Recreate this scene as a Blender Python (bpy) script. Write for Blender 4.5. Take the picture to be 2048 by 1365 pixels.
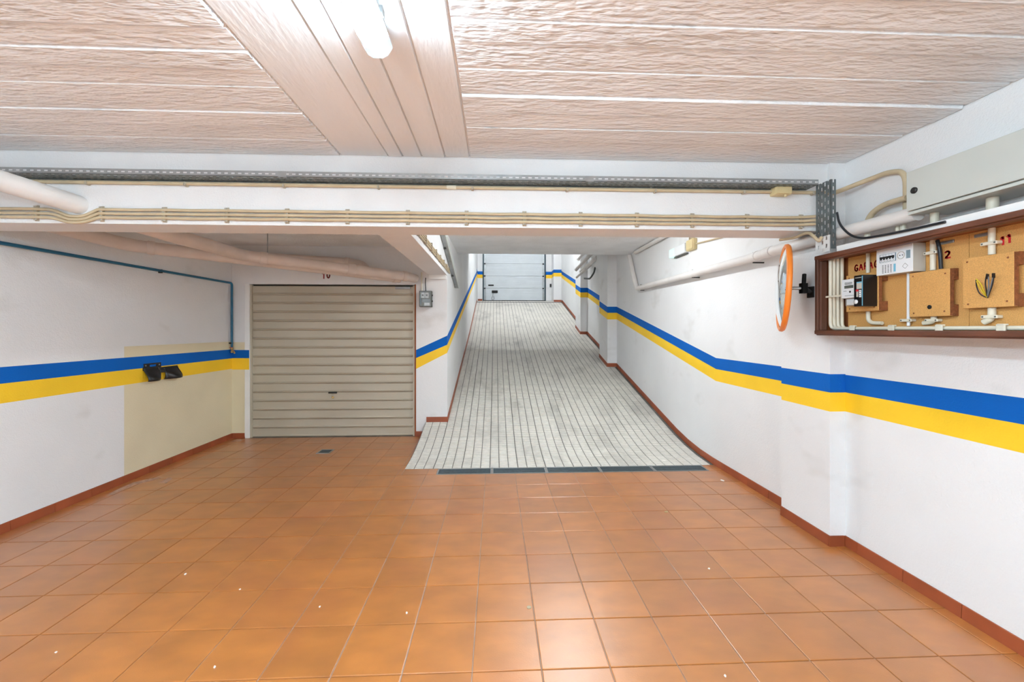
import bpy, math, random
from mathutils import Vector

random.seed(7)
for o in list(bpy.data.objects):
    bpy.data.objects.remove(o)
scene = bpy.context.scene
COL = scene.collection

# ------------------------------------------------------------------ camera
F, YAW, CX, CY, H = 814.0, 0.0408, 1024.0, 659.0, 1.476      # pixels of a 2048x1365 frame, metres
cam = bpy.data.cameras.new('camera')
cam.sensor_width = 36.0
cam.lens = F * 36.0 / 2048.0
cam.shift_y = (CY - 682.5) / 2048.0
cam.clip_start, cam.clip_end = 0.05, 100
camo = bpy.data.objects.new('camera', cam)
COL.objects.link(camo)
camo.location = (0, 0, H)
camo.rotation_euler = (math.pi / 2, 0, -YAW)
scene.camera = camo

# ------------------------------------------------------------------ world, exposure (all light comes from the battens, the rear two added as fill)
w = bpy.data.worlds.new('world')
scene.world = w
w.use_nodes = True
w.node_tree.nodes['Background'].inputs[0].default_value = (0.9, 0.95, 1, 1)
w.node_tree.nodes['Background'].inputs[1].default_value = 0.0
LAMP_MAIN, FILL_REAR, LAMP_RAMP, LAMP_TOP = 90.0, 60.0, 68.0, 90.0
scene.view_settings.view_transform = 'Standard'
scene.view_settings.look = 'None'
scene.view_settings.gamma = 1
scene.view_settings.use_curve_mapping = False
scene.view_settings.exposure = 0.58
scene.cycles.diffuse_bounces = 5
scene.cycles.glossy_bounces = 3
scene.cycles.max_bounces = 7
scene.cycles.use_light_tree = False

# ------------------------------------------------------------------ pixel -> place helpers
_c, _s = math.cos(YAW), math.sin(YAW)
def ray(x, y):
    a, b = (x - CX) / F, (CY - y) / F
    return Vector((_c * a + _s, -_s * a + _c, b))
EYE = Vector((0, 0, H))
def onX(x, y, v): d = ray(x, y); return EYE + d * (v / d.x)
def onY(x, y, v): d = ray(x, y); return EYE + d * (v / d.y)
def onZ(x, y, v): d = ray(x, y); return EYE + d * ((v - H) / d.z)
def atd(x, y, d): return EYE + ray(x, y) * d

# ------------------------------------------------------------------ materials
def srgb(r, g, b):
    f = lambda v: (v / 12.92 if v <= .04045 else ((v + .055) / 1.055) ** 2.4)
    return tuple(f(v / 255.0) for v in (r, g, b))
MATS = {}
def mat(name, col, rough=.6, metal=0., var=0., vs=4., bump=0., bs=80., bd=.004, rand=0., bump2=0., bs2=10., stretch=(1, 1, 1), spec=.5, emit=0., grime=None, ecol=(.68, .875, 1)):
    m = bpy.data.materials.new(name); m.use_nodes = True
    nt = m.node_tree; N = nt.nodes; L = nt.links
    b = N['Principled BSDF']
    b.inputs['Roughness'].default_value = rough
    b.inputs['Metallic'].default_value = metal
    b.inputs['Specular IOR Level'].default_value = spec
    geo = N.new('ShaderNodeNewGeometry')
    mp = N.new('ShaderNodeMapping'); mp.inputs['Scale'].default_value = stretch
    L.new(geo.outputs['Position'], mp.inputs['Vector'])
    c = N.new('ShaderNodeRGB'); c.outputs[0].default_value = (*col, 1)
    out = c.outputs[0]
    if var:
        n = N.new('ShaderNodeTexNoise'); n.inputs['Scale'].default_value = vs; n.inputs['Detail'].default_value = 2
        L.new(mp.outputs[0], n.inputs['Vector'])
        r = N.new('ShaderNodeMapRange')
        r.inputs[1].default_value, r.inputs[2].default_value = .3, .7
        r.inputs[3].default_value, r.inputs[4].default_value = 1 - var, 1 + var
        L.new(n.outputs['Fac'], r.inputs[0])
        x = N.new('ShaderNodeVectorMath'); x.operation = 'SCALE'
        L.new(out, x.inputs[0]); L.new(r.outputs[0], x.inputs['Scale']); out = x.outputs[0]
    if rand:
        oi = N.new('ShaderNodeObjectInfo')
        r = N.new('ShaderNodeMapRange')
        r.inputs[3].default_value, r.inputs[4].default_value = 1 - rand, 1 + rand
        L.new(oi.outputs['Random'], r.inputs[0])
        x = N.new('ShaderNodeVectorMath'); x.operation = 'SCALE'
        L.new(out, x.inputs[0]); L.new(r.outputs[0], x.inputs['Scale']); out = x.outputs[0]
    if grime:                                   # patchy dirt of its own shape: (colour, scale, low, high)
        gc, gs, lo, hi, gst = grime
        mp2 = N.new('ShaderNodeMapping'); mp2.inputs['Scale'].default_value = gst
        L.new(geo.outputs['Position'], mp2.inputs['Vector'])
        n = N.new('ShaderNodeTexNoise'); n.inputs['Scale'].default_value = gs; n.inputs['Detail'].default_value = 3; n.inputs['Roughness'].default_value = .65
        L.new(mp2.outputs[0], n.inputs['Vector'])
        r = N.new('ShaderNodeMapRange'); r.inputs[1].default_value, r.inputs[2].default_value = lo, hi
        L.new(n.outputs['Fac'], r.inputs[0])
        mx = N.new('ShaderNodeMix'); mx.data_type = 'RGBA'
        L.new(r.outputs[0], mx.inputs['Factor']); L.new(out, mx.inputs['A']); mx.inputs['B'].default_value = (*gc, 1)
        out = mx.outputs['Result']
    L.new(out, b.inputs['Base Color'])
    nrm = None
    for st, sc in ((bump, bs), (bump2, bs2)):
        if st:
            n = N.new('ShaderNodeTexNoise'); n.inputs['Scale'].default_value = sc; n.inputs['Detail'].default_value = 2
            L.new(mp.outputs[0], n.inputs['Vector'])
            bp = N.new('ShaderNodeBump'); bp.inputs['Strength'].default_value = st; bp.inputs['Distance'].default_value = bd
            L.new(n.outputs['Fac'], bp.inputs['Height'])
            if nrm: L.new(nrm, bp.inputs['Normal'])
            nrm = bp.outputs[0]
    if nrm: L.new(nrm, b.inputs['Normal'])
    if emit:
        b.inputs['Emission Color'].default_value = (*ecol, 1)
        b.inputs['Emission Strength'].default_value = emit
    MATS[name] = m
    return m

mat('wall_white', srgb(232, 232, 232), .75, var=.03, vs=1.5, bump=.5, bs=110, bump2=.35, bs2=28, grime=(srgb(205, 203, 198), 1.3, .60, .85, (1, 1, 1.5)))
mat('wall_blue', srgb(0, 96, 184), .8, spec=.25, var=.06, vs=2, bump=.4, bs=110)
mat('wall_yellow', srgb(250, 203, 38), .6, var=.05, vs=2, bump=.4, bs=110)
mat('wall_beige', srgb(226, 214, 182), .75, var=.04, vs=2, bump=.4, bs=110)
mat('ceiling_paint', srgb(238, 240, 242), .8, var=.05, vs=3, bump=.9, bs=45, bump2=.6, bs2=14, bd=.008)
mat('ceiling_grain_x', srgb(238, 240, 242), .8, var=.05, vs=3, bump=1., bs=34, bump2=1., bs2=11, bd=.016, stretch=(.5, 1.5, 1), rand=.02)
mat('ceiling_grain_y', srgb(238, 240, 242), .8, var=.04, vs=3, bump=.5, bs=30, bump2=.35, bs2=12, bd=.007, stretch=(1.4, .35, 1), rand=.02)
mat('beam_paint', srgb(230, 230, 230), .75, var=.03, vs=3, bump=.55, bs=90, bump2=.35, bs2=20, bd=.004)
mat('grout', srgb(168, 150, 138), .85, var=.2, vs=8)
mat('terracotta', srgb(176, 108, 46), .36, var=.13, vs=5, bump=.22, bs=130, bd=.002, rand=.09, bump2=.12, bs2=22, stretch=(1, 1.8, 1), spec=1.0, grime=(srgb(164, 94, 52), 1.1, .5, .85, (1, 1, 1)))
mat('skirting', srgb(152, 76, 44), .45, var=.12, vs=6, rand=.1)
mat('ramp_groove', srgb(104, 102, 97), .9, var=.2, vs=6)
mat('ramp_pad', srgb(214, 209, 200), .6, var=.06, vs=20, rand=.05, bump=.2, bs=150, grime=(srgb(158, 154, 148), 1.5, .52, .85, (1.6, .6, .6)))
mat('shutter', srgb(190, 182, 164), .42, metal=.15, var=.04, vs=2, bump=.1, bs=140)
mat('shutter_dark', srgb(70, 60, 50), .5, metal=.3)
mat('white_trim', srgb(238, 238, 236), .5, var=.03, vs=5)
mat('door_white', srgb(214, 220, 224), .4, var=.03, vs=3)
mat('door_steel', srgb(60, 78, 86), .45, metal=.4, var=.1, vs=8)
mat('zinc', srgb(168, 172, 174), .38, metal=.75, var=.12, vs=14)
mat('tray_steel', srgb(112, 120, 122), .45, metal=.55, var=.18, vs=30)
mat('tray_white', srgb(224, 224, 222), .5, var=.05, vs=20)
mat('black_plastic', srgb(20, 20, 22), .35)
mat('black_metal', srgb(28, 27, 26), .5, metal=.2)
mat('pvc_white', srgb(226, 222, 218), .5, var=.05, vs=5, bump=.15, bs=60)
mat('pvc_cream', srgb(214, 200, 190), .55, var=.06, vs=5, bump=.15, bs=60)
mat('conduit', srgb(196, 178, 146), .5, var=.08, vs=12)
mat('conduit_pale', srgb(226, 218, 198), .5, var=.05, vs=12)
mat('clip_beige', srgb(178, 166, 146), .55, var=.08, vs=20)
mat('jbox', srgb(214, 196, 148), .55, var=.05, vs=12)
mat('blue_pipe', srgb(24, 96, 128), .4, var=.1, vs=6)
mat('brass', srgb(206, 176, 120), .3, metal=.8)
mat('red_handle', srgb(196, 40, 52), .4)
mat('enclosure', srgb(192, 196, 190), .45, var=.02, vs=4)
mat('enclosure_dark', srgb(86, 88, 84), .6)
mat('wood_dark', srgb(104, 62, 44), .5, var=.3, vs=18, stretch=(1, .25, 1), bump=.3, bs=60)
mat('wood_dark_v', srgb(88, 54, 40), .5, var=.35, vs=18, stretch=(1, 1, .2), bump=.3, bs=60)
mat('wood_red', srgb(140, 78, 40), .6, var=.15, vs=10, stretch=(1, 1, .4))
mat('cork', srgb(216, 162, 94), .8, var=.14, vs=240, bump=.8, bs=300, bd=.003)
mat('cork_side', srgb(138, 82, 46), .85, var=.25, vs=70, bump=.8, bs=160, bd=.004)
mat('red_ink', srgb(196, 24, 34), .6)
mat('dark_red_ink', srgb(140, 30, 40), .6)
mat('meter_white', srgb(236, 238, 240), .35)
mat('meter_grey', srgb(196, 192, 182), .45)
mat('lcd', srgb(96, 100, 92), .25)
mat('label_blue', srgb(120, 190, 216), .4)
mat('ink', srgb(44, 46, 52), .5)
mat('yellow_spot', srgb(240, 184, 30), .4)
mat('socket_grey', srgb(130, 150, 158), .4)
mat('wire_black', srgb(30, 34, 40), .4)
mat('wire_yellow', srgb(206, 176, 40), .4)
mat('wire_grey', srgb(120, 124, 128), .4)
mat('orange', srgb(242, 134, 44), .4)
mat('mirror_glass', srgb(235, 240, 242), .03, metal=1.)
mat('green_lens', srgb(190, 240, 208), .3, emit=.35)
mat('lamp_body', srgb(236, 238, 238), .35)
mat('lamp_main', srgb(255, 255, 255), .4, emit=LAMP_MAIN)
mat('fill_lamp_rear', srgb(255, 255, 255), .4, emit=FILL_REAR)
mat('fill_lamp_rear_left', srgb(255, 255, 255), .4, emit=FILL_REAR * 2.5)
mat('lamp_main_side', srgb(255, 255, 255), .4, emit=3.)
mat('lamp_ramp_side', srgb(255, 255, 255), .4, emit=7., ecol=(.90, .965, 1))
mat('lamp_ramp', srgb(255, 255, 255), .4, emit=LAMP_RAMP, ecol=(.90, .965, 1))
mat('lamp_top', srgb(255, 255, 255), .4, emit=LAMP_TOP, ecol=(.92, .97, 1))
mat('grate', srgb(92, 108, 116), .4, metal=.7, var=.15, vs=30)
mat('pit', srgb(26, 28, 28), .9)
mat('paper', srgb(236, 232, 226), .8)
mat('leaf', srgb(190, 170, 130), .8)
mat('mortar', srgb(182, 142, 118), .9, var=.25, vs=30, bump=.4, bs=60)
mat('coin', srgb(176, 160, 132), .6)
def clear(name, col, alpha):
    m = bpy.data.materials.new(name); m.use_nodes = True
    b = m.node_tree.nodes['Principled BSDF']
    b.inputs['Base Color'].default_value = (*col, 1); b.inputs['Roughness'].default_value = .12
    b.inputs['Alpha'].default_value = alpha
    MATS[name] = m
clear('clear_cover', srgb(210, 225, 230), .22)
clear('clear_plastic', srgb(222, 230, 232), .85)

tb = MATS['terracotta'].node_tree.nodes['Principled BSDF']        # fired glaze sheen
tb.inputs['Coat Weight'].default_value = .8; tb.inputs['Coat Roughness'].default_value = .36

# ------------------------------------------------------------------ mesh builder
ORG = {}
class MB:
    def __init__(s): s.v, s.f, s.m, s.sm = [], [], [], []
    def add(s, vs, fs, mi=0, smooth=False):
        n = len(s.v); s.v += [Vector(p) for p in vs]
        for f in fs: s.f.append([i + n for i in f]); s.m.append(mi); s.sm.append(smooth)
        return s
    def box(s, x0, x1, y0, y1, z0, z1, mi=0):
        x0, x1 = min(x0, x1), max(x0, x1); y0, y1 = min(y0, y1), max(y0, y1); z0, z1 = min(z0, z1), max(z0, z1)
        return s.hexa([(x0, y0, z0), (x1, y0, z0), (x1, y1, z0), (x0, y1, z0), (x0, y0, z1), (x1, y0, z1), (x1, y1, z1), (x0, y1, z1)], mi)
    def hexa(s, p, mi=0):
        return s.add(p, [(0, 3, 2, 1), (4, 5, 6, 7), (0, 1, 5, 4), (1, 2, 6, 5), (2, 3, 7, 6), (3, 0, 4, 7)], mi)
    def obox(s, c, ax, mi=0):                     # centre, three half axes
        a, b, d = [Vector(k) for k in ax]; c = Vector(c)
        return s.hexa([c - a - b - d, c + a - b - d, c + a + b - d, c - a + b - d, c - a - b + d, c + a - b + d, c + a + b + d, c - a + b + d], mi)
    def tube(s, pts, r, seg=10, mi=0, bend=0, cap=True):
        pts = [Vector(p) for p in pts]
        if bend: pts = fillet(pts, bend)
        rr = r if isinstance(r, (list, tuple)) else [r] * len(pts)
        t0 = (pts[1] - pts[0]).normalized()
        u = t0.orthogonal().normalized(); rings = []
        for i, p in enumerate(pts):
            t = ((pts[min(i + 1, len(pts) - 1)] - pts[i]).normalized() + (pts[i] - pts[max(i - 1, 0)]).normalized()).normalized()
            u = (u - t * u.dot(t)).normalized(); w_ = t.cross(u)
            rings.append([p + (u * math.cos(a) + w_ * math.sin(a)) * rr[i] for a in [2 * math.pi * k / seg for k in range(seg)]])
        vs = [q for g in rings for q in g]; fs = []
        for i in range(len(pts) - 1):
            for k in range(seg):
                k2 = (k + 1) % seg
                fs.append((i * seg + k, i * seg + k2, (i + 1) * seg + k2, (i + 1) * seg + k))
        s.add(vs, fs, mi, True)
        if cap:
            n = len(rings) - 1
            s.add(rings[0], [tuple(range(seg))[::-1]], mi); s.add(rings[n], [tuple(range(seg))], mi)
        return s
    def lathe(s, c, axis, prof, seg=24, mi=0, smooth=True):   # prof: (radius, along)
        c = Vector(c); ax = Vector(axis).normalized(); u = ax.orthogonal().normalized(); w_ = ax.cross(u)
        vs, fs = [], []
        for r, h in prof:
            for k in range(seg):
                a = 2 * math.pi * k / seg
                vs.append(c + ax * h + (u * math.cos(a) + w_ * math.sin(a)) * max(r, 1e-5))
        for i in range(len(prof) - 1):
            for k in range(seg):
                k2 = (k + 1) % seg
                fs.append((i * seg + k, i * seg + k2, (i + 1) * seg + k2, (i + 1) * seg + k))
        return s.add(vs, fs, mi, smooth)
    def build(s, name, mats, parent=None, bevel=0, origin=None):
        if isinstance(mats, str): mats = [mats]
        if parent is not None: org = ORG[parent]
        elif origin is not None: org = Vector(origin)
        else:
            lo = [min(p[i] for p in s.v) for i in range(3)]; hi = [max(p[i] for p in s.v) for i in range(3)]
            org = Vector(((lo[0] + hi[0]) / 2, (lo[1] + hi[1]) / 2, lo[2]))
        me = bpy.data.meshes.new(name)
        me.from_pydata([tuple(p - org) for p in s.v], [], s.f)
        for k in mats: me.materials.append(MATS[k])
        me.polygons.foreach_set('material_index', s.m)
        me.polygons.foreach_set('use_smooth', s.sm)
        me.validate(); me.update()
        o = bpy.data.objects.new(name, me); COL.objects.link(o)
        if parent is not None: o.parent = parent
        else: o.location = org
        ORG[o] = org
        if bevel:
            b = o.modifiers.new('bevel', 'BEVEL'); b.width = bevel; b.segments = 2; b.limit_method = 'ANGLE'
        return o
def fillet(pts, r, n=6):
    out = [pts[0]]
    for i in range(1, len(pts) - 1):
        a, p, b = pts[i - 1], pts[i], pts[i + 1]
        d1, d2 = (a - p), (b - p)
        k1, k2 = min(r, d1.length * .48), min(r, d2.length * .48)
        q1, q2 = p + d1.normalized() * k1, p + d2.normalized() * k2
        for j in range(n + 1):
            t = j / n
            out.append(q1 * (1 - t) ** 2 + p * 2 * t * (1 - t) + q2 * t * t)
    out.append(pts[-1])
    return out
def thing(name, loc, label, cat, group=None):
    o = bpy.data.objects.new(name, None); COL.objects.link(o)
    o.location = loc; o.empty_display_size = .05; ORG[o] = Vector(loc)
    return tag(o, label, cat, group)
def tag(o, label, cat, group=None):
    o['label'] = label; o['category'] = cat
    if group: o['group'] = group
    return o
def struct(o): o['kind'] = 'structure'; return o
def root_struct(name, loc):
    o = bpy.data.objects.new(name, None); COL.objects.link(o); o.location = loc; o.empty_display_size = .1
    ORG[o] = Vector(loc); return struct(o)
def inst(src, loc, parent, rot=(0, 0, 0)):      # another copy of a part that shares its mesh
    c = src.copy(); COL.objects.link(c); c.parent = parent; c.location = loc; c.rotation_euler = rot
    return c
def lerp(knots, y):
    if y <= knots[0][0]: return knots[0][1]
    for (a, za), (b, zb) in zip(knots, knots[1:]):
        if y <= b: return za + (zb - za) * (y - a) / (b - a)
    return knots[-1][1]

# ------------------------------------------------------------------ the place, in metres
XL, XR, YB, ZC = -3.56, 2.385, 5.655, 2.61      # left wall, right wall, back wall, ceiling
YR = -2.3                                        # wall behind the camera
XRL = -0.665                                     # left wall of the ramp
BY0, BY1, BZ = 2.70, 2.93, 2.15                  # cross beam
RY = 4.335                                       # foot of the ramp
def zr(y):
    if y <= RY: return 0.0
    if y <= RY + 1: return .12 * (y - RY) ** 2
    return lerp([(RY + 1, .12), (10.5, 1.36), (14.4, 2.44), (15.25, 2.545)], y)

# ---- floor
fl = struct(MB().box(XL - .1, XR + .1, YR, YB + .2, -.12, -.005).build('floor', 'grout', origin=(0, 0, 0)))
TX0, TY0, T = -2.1995, 1.757, .3
def bevel_tile(x0, x1, y0, y1):
    e, t = .003, .0012
    g = .0022
    x0 += g; x1 -= g; y0 += g; y1 -= g
    v = [(x0, y0, -.006), (x1, y0, -.006), (x1, y1, -.006), (x0, y1, -.006), (x0, y0, -t), (x1, y0, -t), (x1, y1, -t), (x0, y1, -t),
         (x0 + e, y0 + e, 0), (x1 - e, y0 + e, 0), (x1 - e, y1 - e, 0), (x0 + e, y1 - e, 0)]
    f = [(8, 9, 10, 11)] + [(a, (a + 1) % 4, (a + 1) % 4 + 4, a + 4) for a in range(4)] + [(a + 4, (a + 1) % 4 + 4, (a + 1) % 4 + 8, a + 8) for a in range(4)]
    return v, f
XD0, XD1 = -.603, 2.233                          # drain channel
full = None
rest = MB()
def put_tile(x0, x1, y0, y1):
    global full
    if x1 - x0 < .012 or y1 - y0 < .012: return
    if y1 < 1.3:
        v, f = bevel_tile(x0, x1, y0, y1); rest.add(v, f); return
    whole = abs(x1 - x0 - T) < 1e-4 and abs(y1 - y0 - T) < 1e-4
    if whole and full:
        inst(full, (x0, y0, 0), fl); return
    v, f = bevel_tile(0, x1 - x0, 0, y1 - y0)
    m = MB().add(v, f)
    o = m.build('floor_tile', 'terracotta', fl); o.location = (x0, y0, 0)
    if whole: full = o
for c in range(-5, 16):
    for r in range(-20, 14):
        x0, y0 = TX0 + T * c, TY0 + T * r
        x1, y1 = min(x0 + T, XR - .003), min(y0 + T, YB - .003)
        x0 = max(x0, XL + .003)
        if y0 < 4.15:
            put_tile(x0, x1, y0, y1)
        else:
            if x0 < -.95: put_tile(x0, min(x1, -.952), y0, y1)
            if r == 8:
                a, b = max(x0, -.95), min(x1, XD0)
                if b > a: put_tile(a, b, y0, RY)
                a, b = max(x0, XD1), x1
                if b > a: put_tile(a, b, y0, RY)
ro = rest.build('floor_tiles_behind', 'terracotta', fl); ro['kind'] = 'stuff'

# ---- ramp
ramp = MB()
ys = [RY + i * .1 for i in range(int((15.3 - RY) / .1) + 1)] + [15.3]
for a, b in zip(ys, ys[1:]):
    xl = -.95 if b <= YB else -.75
    ramp.hexa([(xl, a, -.1), (XR + .02, a, -.1), (XR + .02, b, -.1), (xl, b, -.1),
               (xl, a, zr(a) - .004), (XR + .02, a, zr(a) - .004), (XR + .02, b, zr(b) - .004), (xl, b, zr(b) - .004)])
ramp = struct(ramp.build('floor_ramp', 'ramp_groove', origin=(0, 0, 0)))
def ramp_tile_mesh(m, fx, wid):
    m.add([fx((0, 0, -.003)), fx((wid, 0, -.003)), fx((wid, .3, -.003)), fx((0, .3, -.003))], [(0, 1, 2, 3)], 0)
    for i in range(3):
        for j in range(6):
            x0, x1, y0, y1 = i * .1 + .0032, (i + 1) * .1 - .0032, j * .05 + .0042, (j + 1) * .05 - .0042
            if i == 0: x0 += .002
            if j == 0: y0 += .002
            x1 = min(x1, wid)
            if x1 - x0 < .01: continue
            e = .0025
            p = [(x0, y0, -.003), (x1, y0, -.003), (x1, y1, -.003), (x0, y1, -.003), (x0 + e, y0 + e, .002), (x1 - e, y0 + e, .002), (x1 - e, y1 - e, .002), (x0 + e, y1 - e, .002)]
            m.add([fx(k) for k in p], [(4, 5, 6, 7), (0, 1, 5, 4), (1, 2, 6, 5), (2, 3, 7, 6), (3, 0, 4, 7)], 1)
proto = None
far = MB()
y = RY + .002; n_ind = 0; row = 0
while y < 15.1:
    dy = .3
    for _ in range(3):
        sl = (zr(y + dy) - zr(y)) / dy
        dy = .3 / math.sqrt(1 + sl * sl)
    ang = math.atan2(zr(y + dy) - zr(y), dy)
    for k in range(-3, 8):
        x0 = -.06 + .3 * k
        if k == -3 and y > YB - .02: continue
        if n_ind < 296:
            if proto is None:
                m = MB(); ramp_tile_mesh(m, lambda p: Vector(p), .3)
                proto = m.build('ramp_tile', ['ramp_groove', 'ramp_pad'], ramp)
                proto.location = (x0, y, zr(y)); proto.rotation_euler = (ang, 0, 0)
            else:
                inst(proto, (x0, y, zr(y)), ramp, (ang, 0, 0))
            n_ind += 1
        else:
            ca, sa = math.cos(ang), math.sin(ang)
            ramp_tile_mesh(far, lambda p: Vector((x0 + p[0], y + p[1] * ca - p[2] * sa, zr(y) + p[1] * sa + p[2] * ca)), .3)
    y += dy; row += 1
fo = far.build('ramp_tiles_far', ['ramp_groove', 'ramp_pad'], ramp); fo['kind'] = 'stuff'

# ---- walls with painted bands
WM = ['wall_white', 'wall_blue', 'wall_yellow', 'wall_beige', 'beam_paint']
def band_wall(name, path, levels, back, mats=None):
    """path: (x, y) along the face; levels(x, y) -> z values; back(x, y) -> far side; mats(segment mid) -> material per band"""
    m = MB()
    for (xa, ya), (xb, yb) in zip(path, path[1:]):
        la, lb = levels(xa, ya), levels(xb, yb)
        ms = mats((xa + xb) / 2, (ya + yb) / 2) if mats else [0, 2, 1, 0]
        for i in range(len(la) - 1):
            m.add([(xa, ya, la[i]), (xb, yb, lb[i]), (xb, yb, lb[i + 1]), (xa, ya, la[i + 1])], [(0, 1, 2, 3)], ms[i])
        A, B = back(xa, ya), back(xb, yb)
        m.add([(*A, la[0]), (*B, lb[0]), (*B, lb[-1]), (*A, la[-1])], [(3, 2, 1, 0)], 0)
        m.add([(xa, ya, la[-1]), (xb, yb, lb[-1]), (*B, lb[-1]), (*A, la[-1])], [(0, 1, 2, 3)], 0)
    for (xa, ya) in (path[0], path[-1]):
        la = levels(xa, ya); A = back(xa, ya)
        m.add([(xa, ya, la[0]), (xa, ya, la[-1]), (*A, la[-1]), (*A, la[0])], [(0, 1, 2, 3)], 0)
    return struct(m.build(name, WM, origin=(path[0][0], path[0][1], 0)))
KR = [(-5, 1.165), (4.31, 1.165), (7.914, 1.92), (10.45, 2.55), (14.6, 3.58), (15.4, 3.63)]
def lev_r(x, y):
    t = lerp(KR, y)
    return [min(zr(y) - .08, t - .6), t - .25, t - .12, t, 6.0 if y > BY1 + .01 else 2.75]
bk = lambda x, y: (XR + .22, y)
P1, P2, P3 = 2.275, 2.2, 2.2
band_wall('wall_right', [(XR, YR), (XR, 2.75)], lev_r, bk)
band_wall('wall_right_ramp', [(XR, 3.0), (XR, 4.31), (XR, 5.0), (XR, 6.0), (XR, 7.914), (XR, 8.6), (XR, 10.5), (XR, 11.2), (XR, 12.5), (XR, 14.6)], lev_r, bk)
bkp = lambda x, y: (XR + .05, y)
band_wall('wall_pillar_garage', [(XR, 2.68), (P1, 2.68), (P1, 3.15), (XR, 3.15)], lambda x, y: [-.05, .915, 1.045, 1.17, 2.75], bkp)
band_wall('wall_pillar_ramp', [(XR, 7.915), (P2, 7.915), (P2, 8.53), (XR, 8.53)], lev_r, bkp)
band_wall('wall_pillar_upper', [(XR, 10.45), (P3, 10.45), (P3, 11.1), (XR, 11.1)], lev_r, bkp)
ZL = [-.05, .94, 1.083, 1.203, 1.31, 2.75]
band_wall('wall_left', [(XL, YR), (XL, 4.055), (XL, YB + .3)], lambda x, y: ZL, lambda x, y: (XL - .22, y),
          lambda x, y: [0, 2, 1, 0, 0] if y < 4.055 else [3, 2, 1, 3, 0])
DX0, DX1, DZ = -3.325, -1.113, 2.09
wb = MB()
def face(m, xa, xb, za, zb, mi): m.add([(xa, YB, za[0]), (xb, YB, za[1]), (xb, YB, zb[1]), (xa, YB, zb[0])], [(0, 1, 2, 3)], mi)
ZL2 = [-.05, .93, 1.085, 1.195, 1.30, DZ]
for i, mi in enumerate([3, 2, 1, 3, 0]): face(wb, XL, DX0 - .02, (ZL2[i],) * 2, (ZL2[i + 1],) * 2, mi)
face(wb, XL, XRL, (DZ, DZ), (2.9, 2.9), 0)
za = [-.05, .921, 1.072, 1.183, DZ]; zb_ = [-.05, 1.149, 1.262, 1.388, DZ]
for i, mi in enumerate([0, 2, 1, 0]): face(wb, DX1 + .005, XRL, (za[i], zb_[i]), (za[i + 1], zb_[i + 1]), mi)
wb.box(XL - .2, DX0 - .021, YB + .001, YB + .25, -.05, DZ, 0).box(XL - .2, XRL - .002, YB + .001, YB + .25, DZ, 2.9, 0).box(DX1 + .006, XRL - .002, YB + .001, YB + .25, -.05, DZ, 0)
struct(wb.build('wall_back', WM, origin=(XL, YB, 0)))
KL = [(YB, 1.388), (14.6, 3.56), (15.4, 3.63)]
def lev_l(x, y):
    t = lerp(KL, y); return [zr(y) - .12, t - .239, t - .126, t, 6.0]
band_wall('wall_ramp_left', [(XRL, YB + .003), (XRL, 7.2), (XRL, 9), (XRL, 11), (XRL, 13), (XRL, 14.6)], lev_l, lambda x, y: (XRL - .25, y))
struct(MB().box(XL - .2, XR + .2, YR - .2, YR, -.05, 2.8).build('wall_rear', 'wall_white'))
# top of the ramp: jambs beside the sectional door
DY2, D2X0, D2X1, D2Z = 15.2, -.455, 1.868, 2.545
def lev_t(x, y): return [2.4, 3.38, 3.51, 3.63, 6.0]
band_wall('wall_jamb_left', [(XRL, 14.55), (XRL, DY2 - .05), (D2X0 - .02, DY2 - .05), (D2X0 - .02, DY2 + .15)], lev_t, lambda x, y: (XRL - .2, DY2 + .2))
band_wall('wall_jamb_right', [(D2X1 + .02, DY2 + .15), (D2X1 + .02, DY2 - .05), (2.1, DY2 - .05), (2.1, 14.6), (XR + .05, 14.6)], lev_t, lambda x, y: (XR + .2, max(y, DY2 + .1)))
struct(MB().box(XRL - .2, XR + .2, DY2 - .05, DY2 + .2, 4.75, 5.9).build('wall_over_door', 'wall_white'))

# ---- beams and ceilings
struct(MB().box(XL - .05, XR + .02, BY0, BY1, BZ, 2.72).build('ceiling_beam', 'beam_paint'))
struct(MB().box(-.92, XRL, BY1, YB + .01, 2.222, 2.85).build('ceiling_beam_side', 'beam_paint'))
struct(MB().box(XL - .05, -.91, BY1 - .005, YB + .05, ZC, 2.85).build('ceiling_bay', 'ceiling_paint'))
struct(MB().box(XRL - .25, XR + .1, BY1 - .005, 7.15, 2.80, 3.5).build('ceiling_ramp', 'ceiling_paint'))
struct(MB().box(XRL - .25, XR + .1, 7.15, 10.2, 3.5, 6.0).build('ceiling_ramp_middle', 'ceiling_paint'))
struct(MB().box(XRL - .25, XR + .1, 10.2, DY2 + .3, 5.7, 6.0).build('ceiling_ramp_upper', 'ceiling_paint'))
ceil = MB().box(XL - .05, XR + .05, YR, BY0 + .02, ZC + .012, 2.8).box(XL, XR, YR, .6, ZC, ZC + .013)
ceil = struct(ceil.build('ceiling', 'ceiling_paint', origin=(0, 0, ZC)))
def board(x0, x1, y0, y1, dz, name, mt, skew=0):
    m = MB(); g = .0018 if 'y' in mt[-1] else .005
    x0 += g; x1 -= g; y0 += g; y1 -= g
    z0, z1, e = ZC + dz, ZC + .013, .004
    m.add([(x0, y0, z1), (x1, y0, z1), (x1, y1, z1), (x0, y1, z1), (x0 + e, y0 + e, z0), (x1 - e, y0 + e, z0 + skew), (x1 - e, y1 - e, z0 + skew), (x0 + e, y1 - e, z0)],
          [(4, 7, 6, 5), (0, 4, 5, 1), (1, 5, 6, 2), (2, 6, 7, 3), (3, 7, 4, 0)])
    m.build(name, mt, ceil)
def joints(given, lo):
    j = sorted(given)
    while j[0] > lo: j.insert(0, j[0] - random.uniform(.13, .19))
    return j
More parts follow.
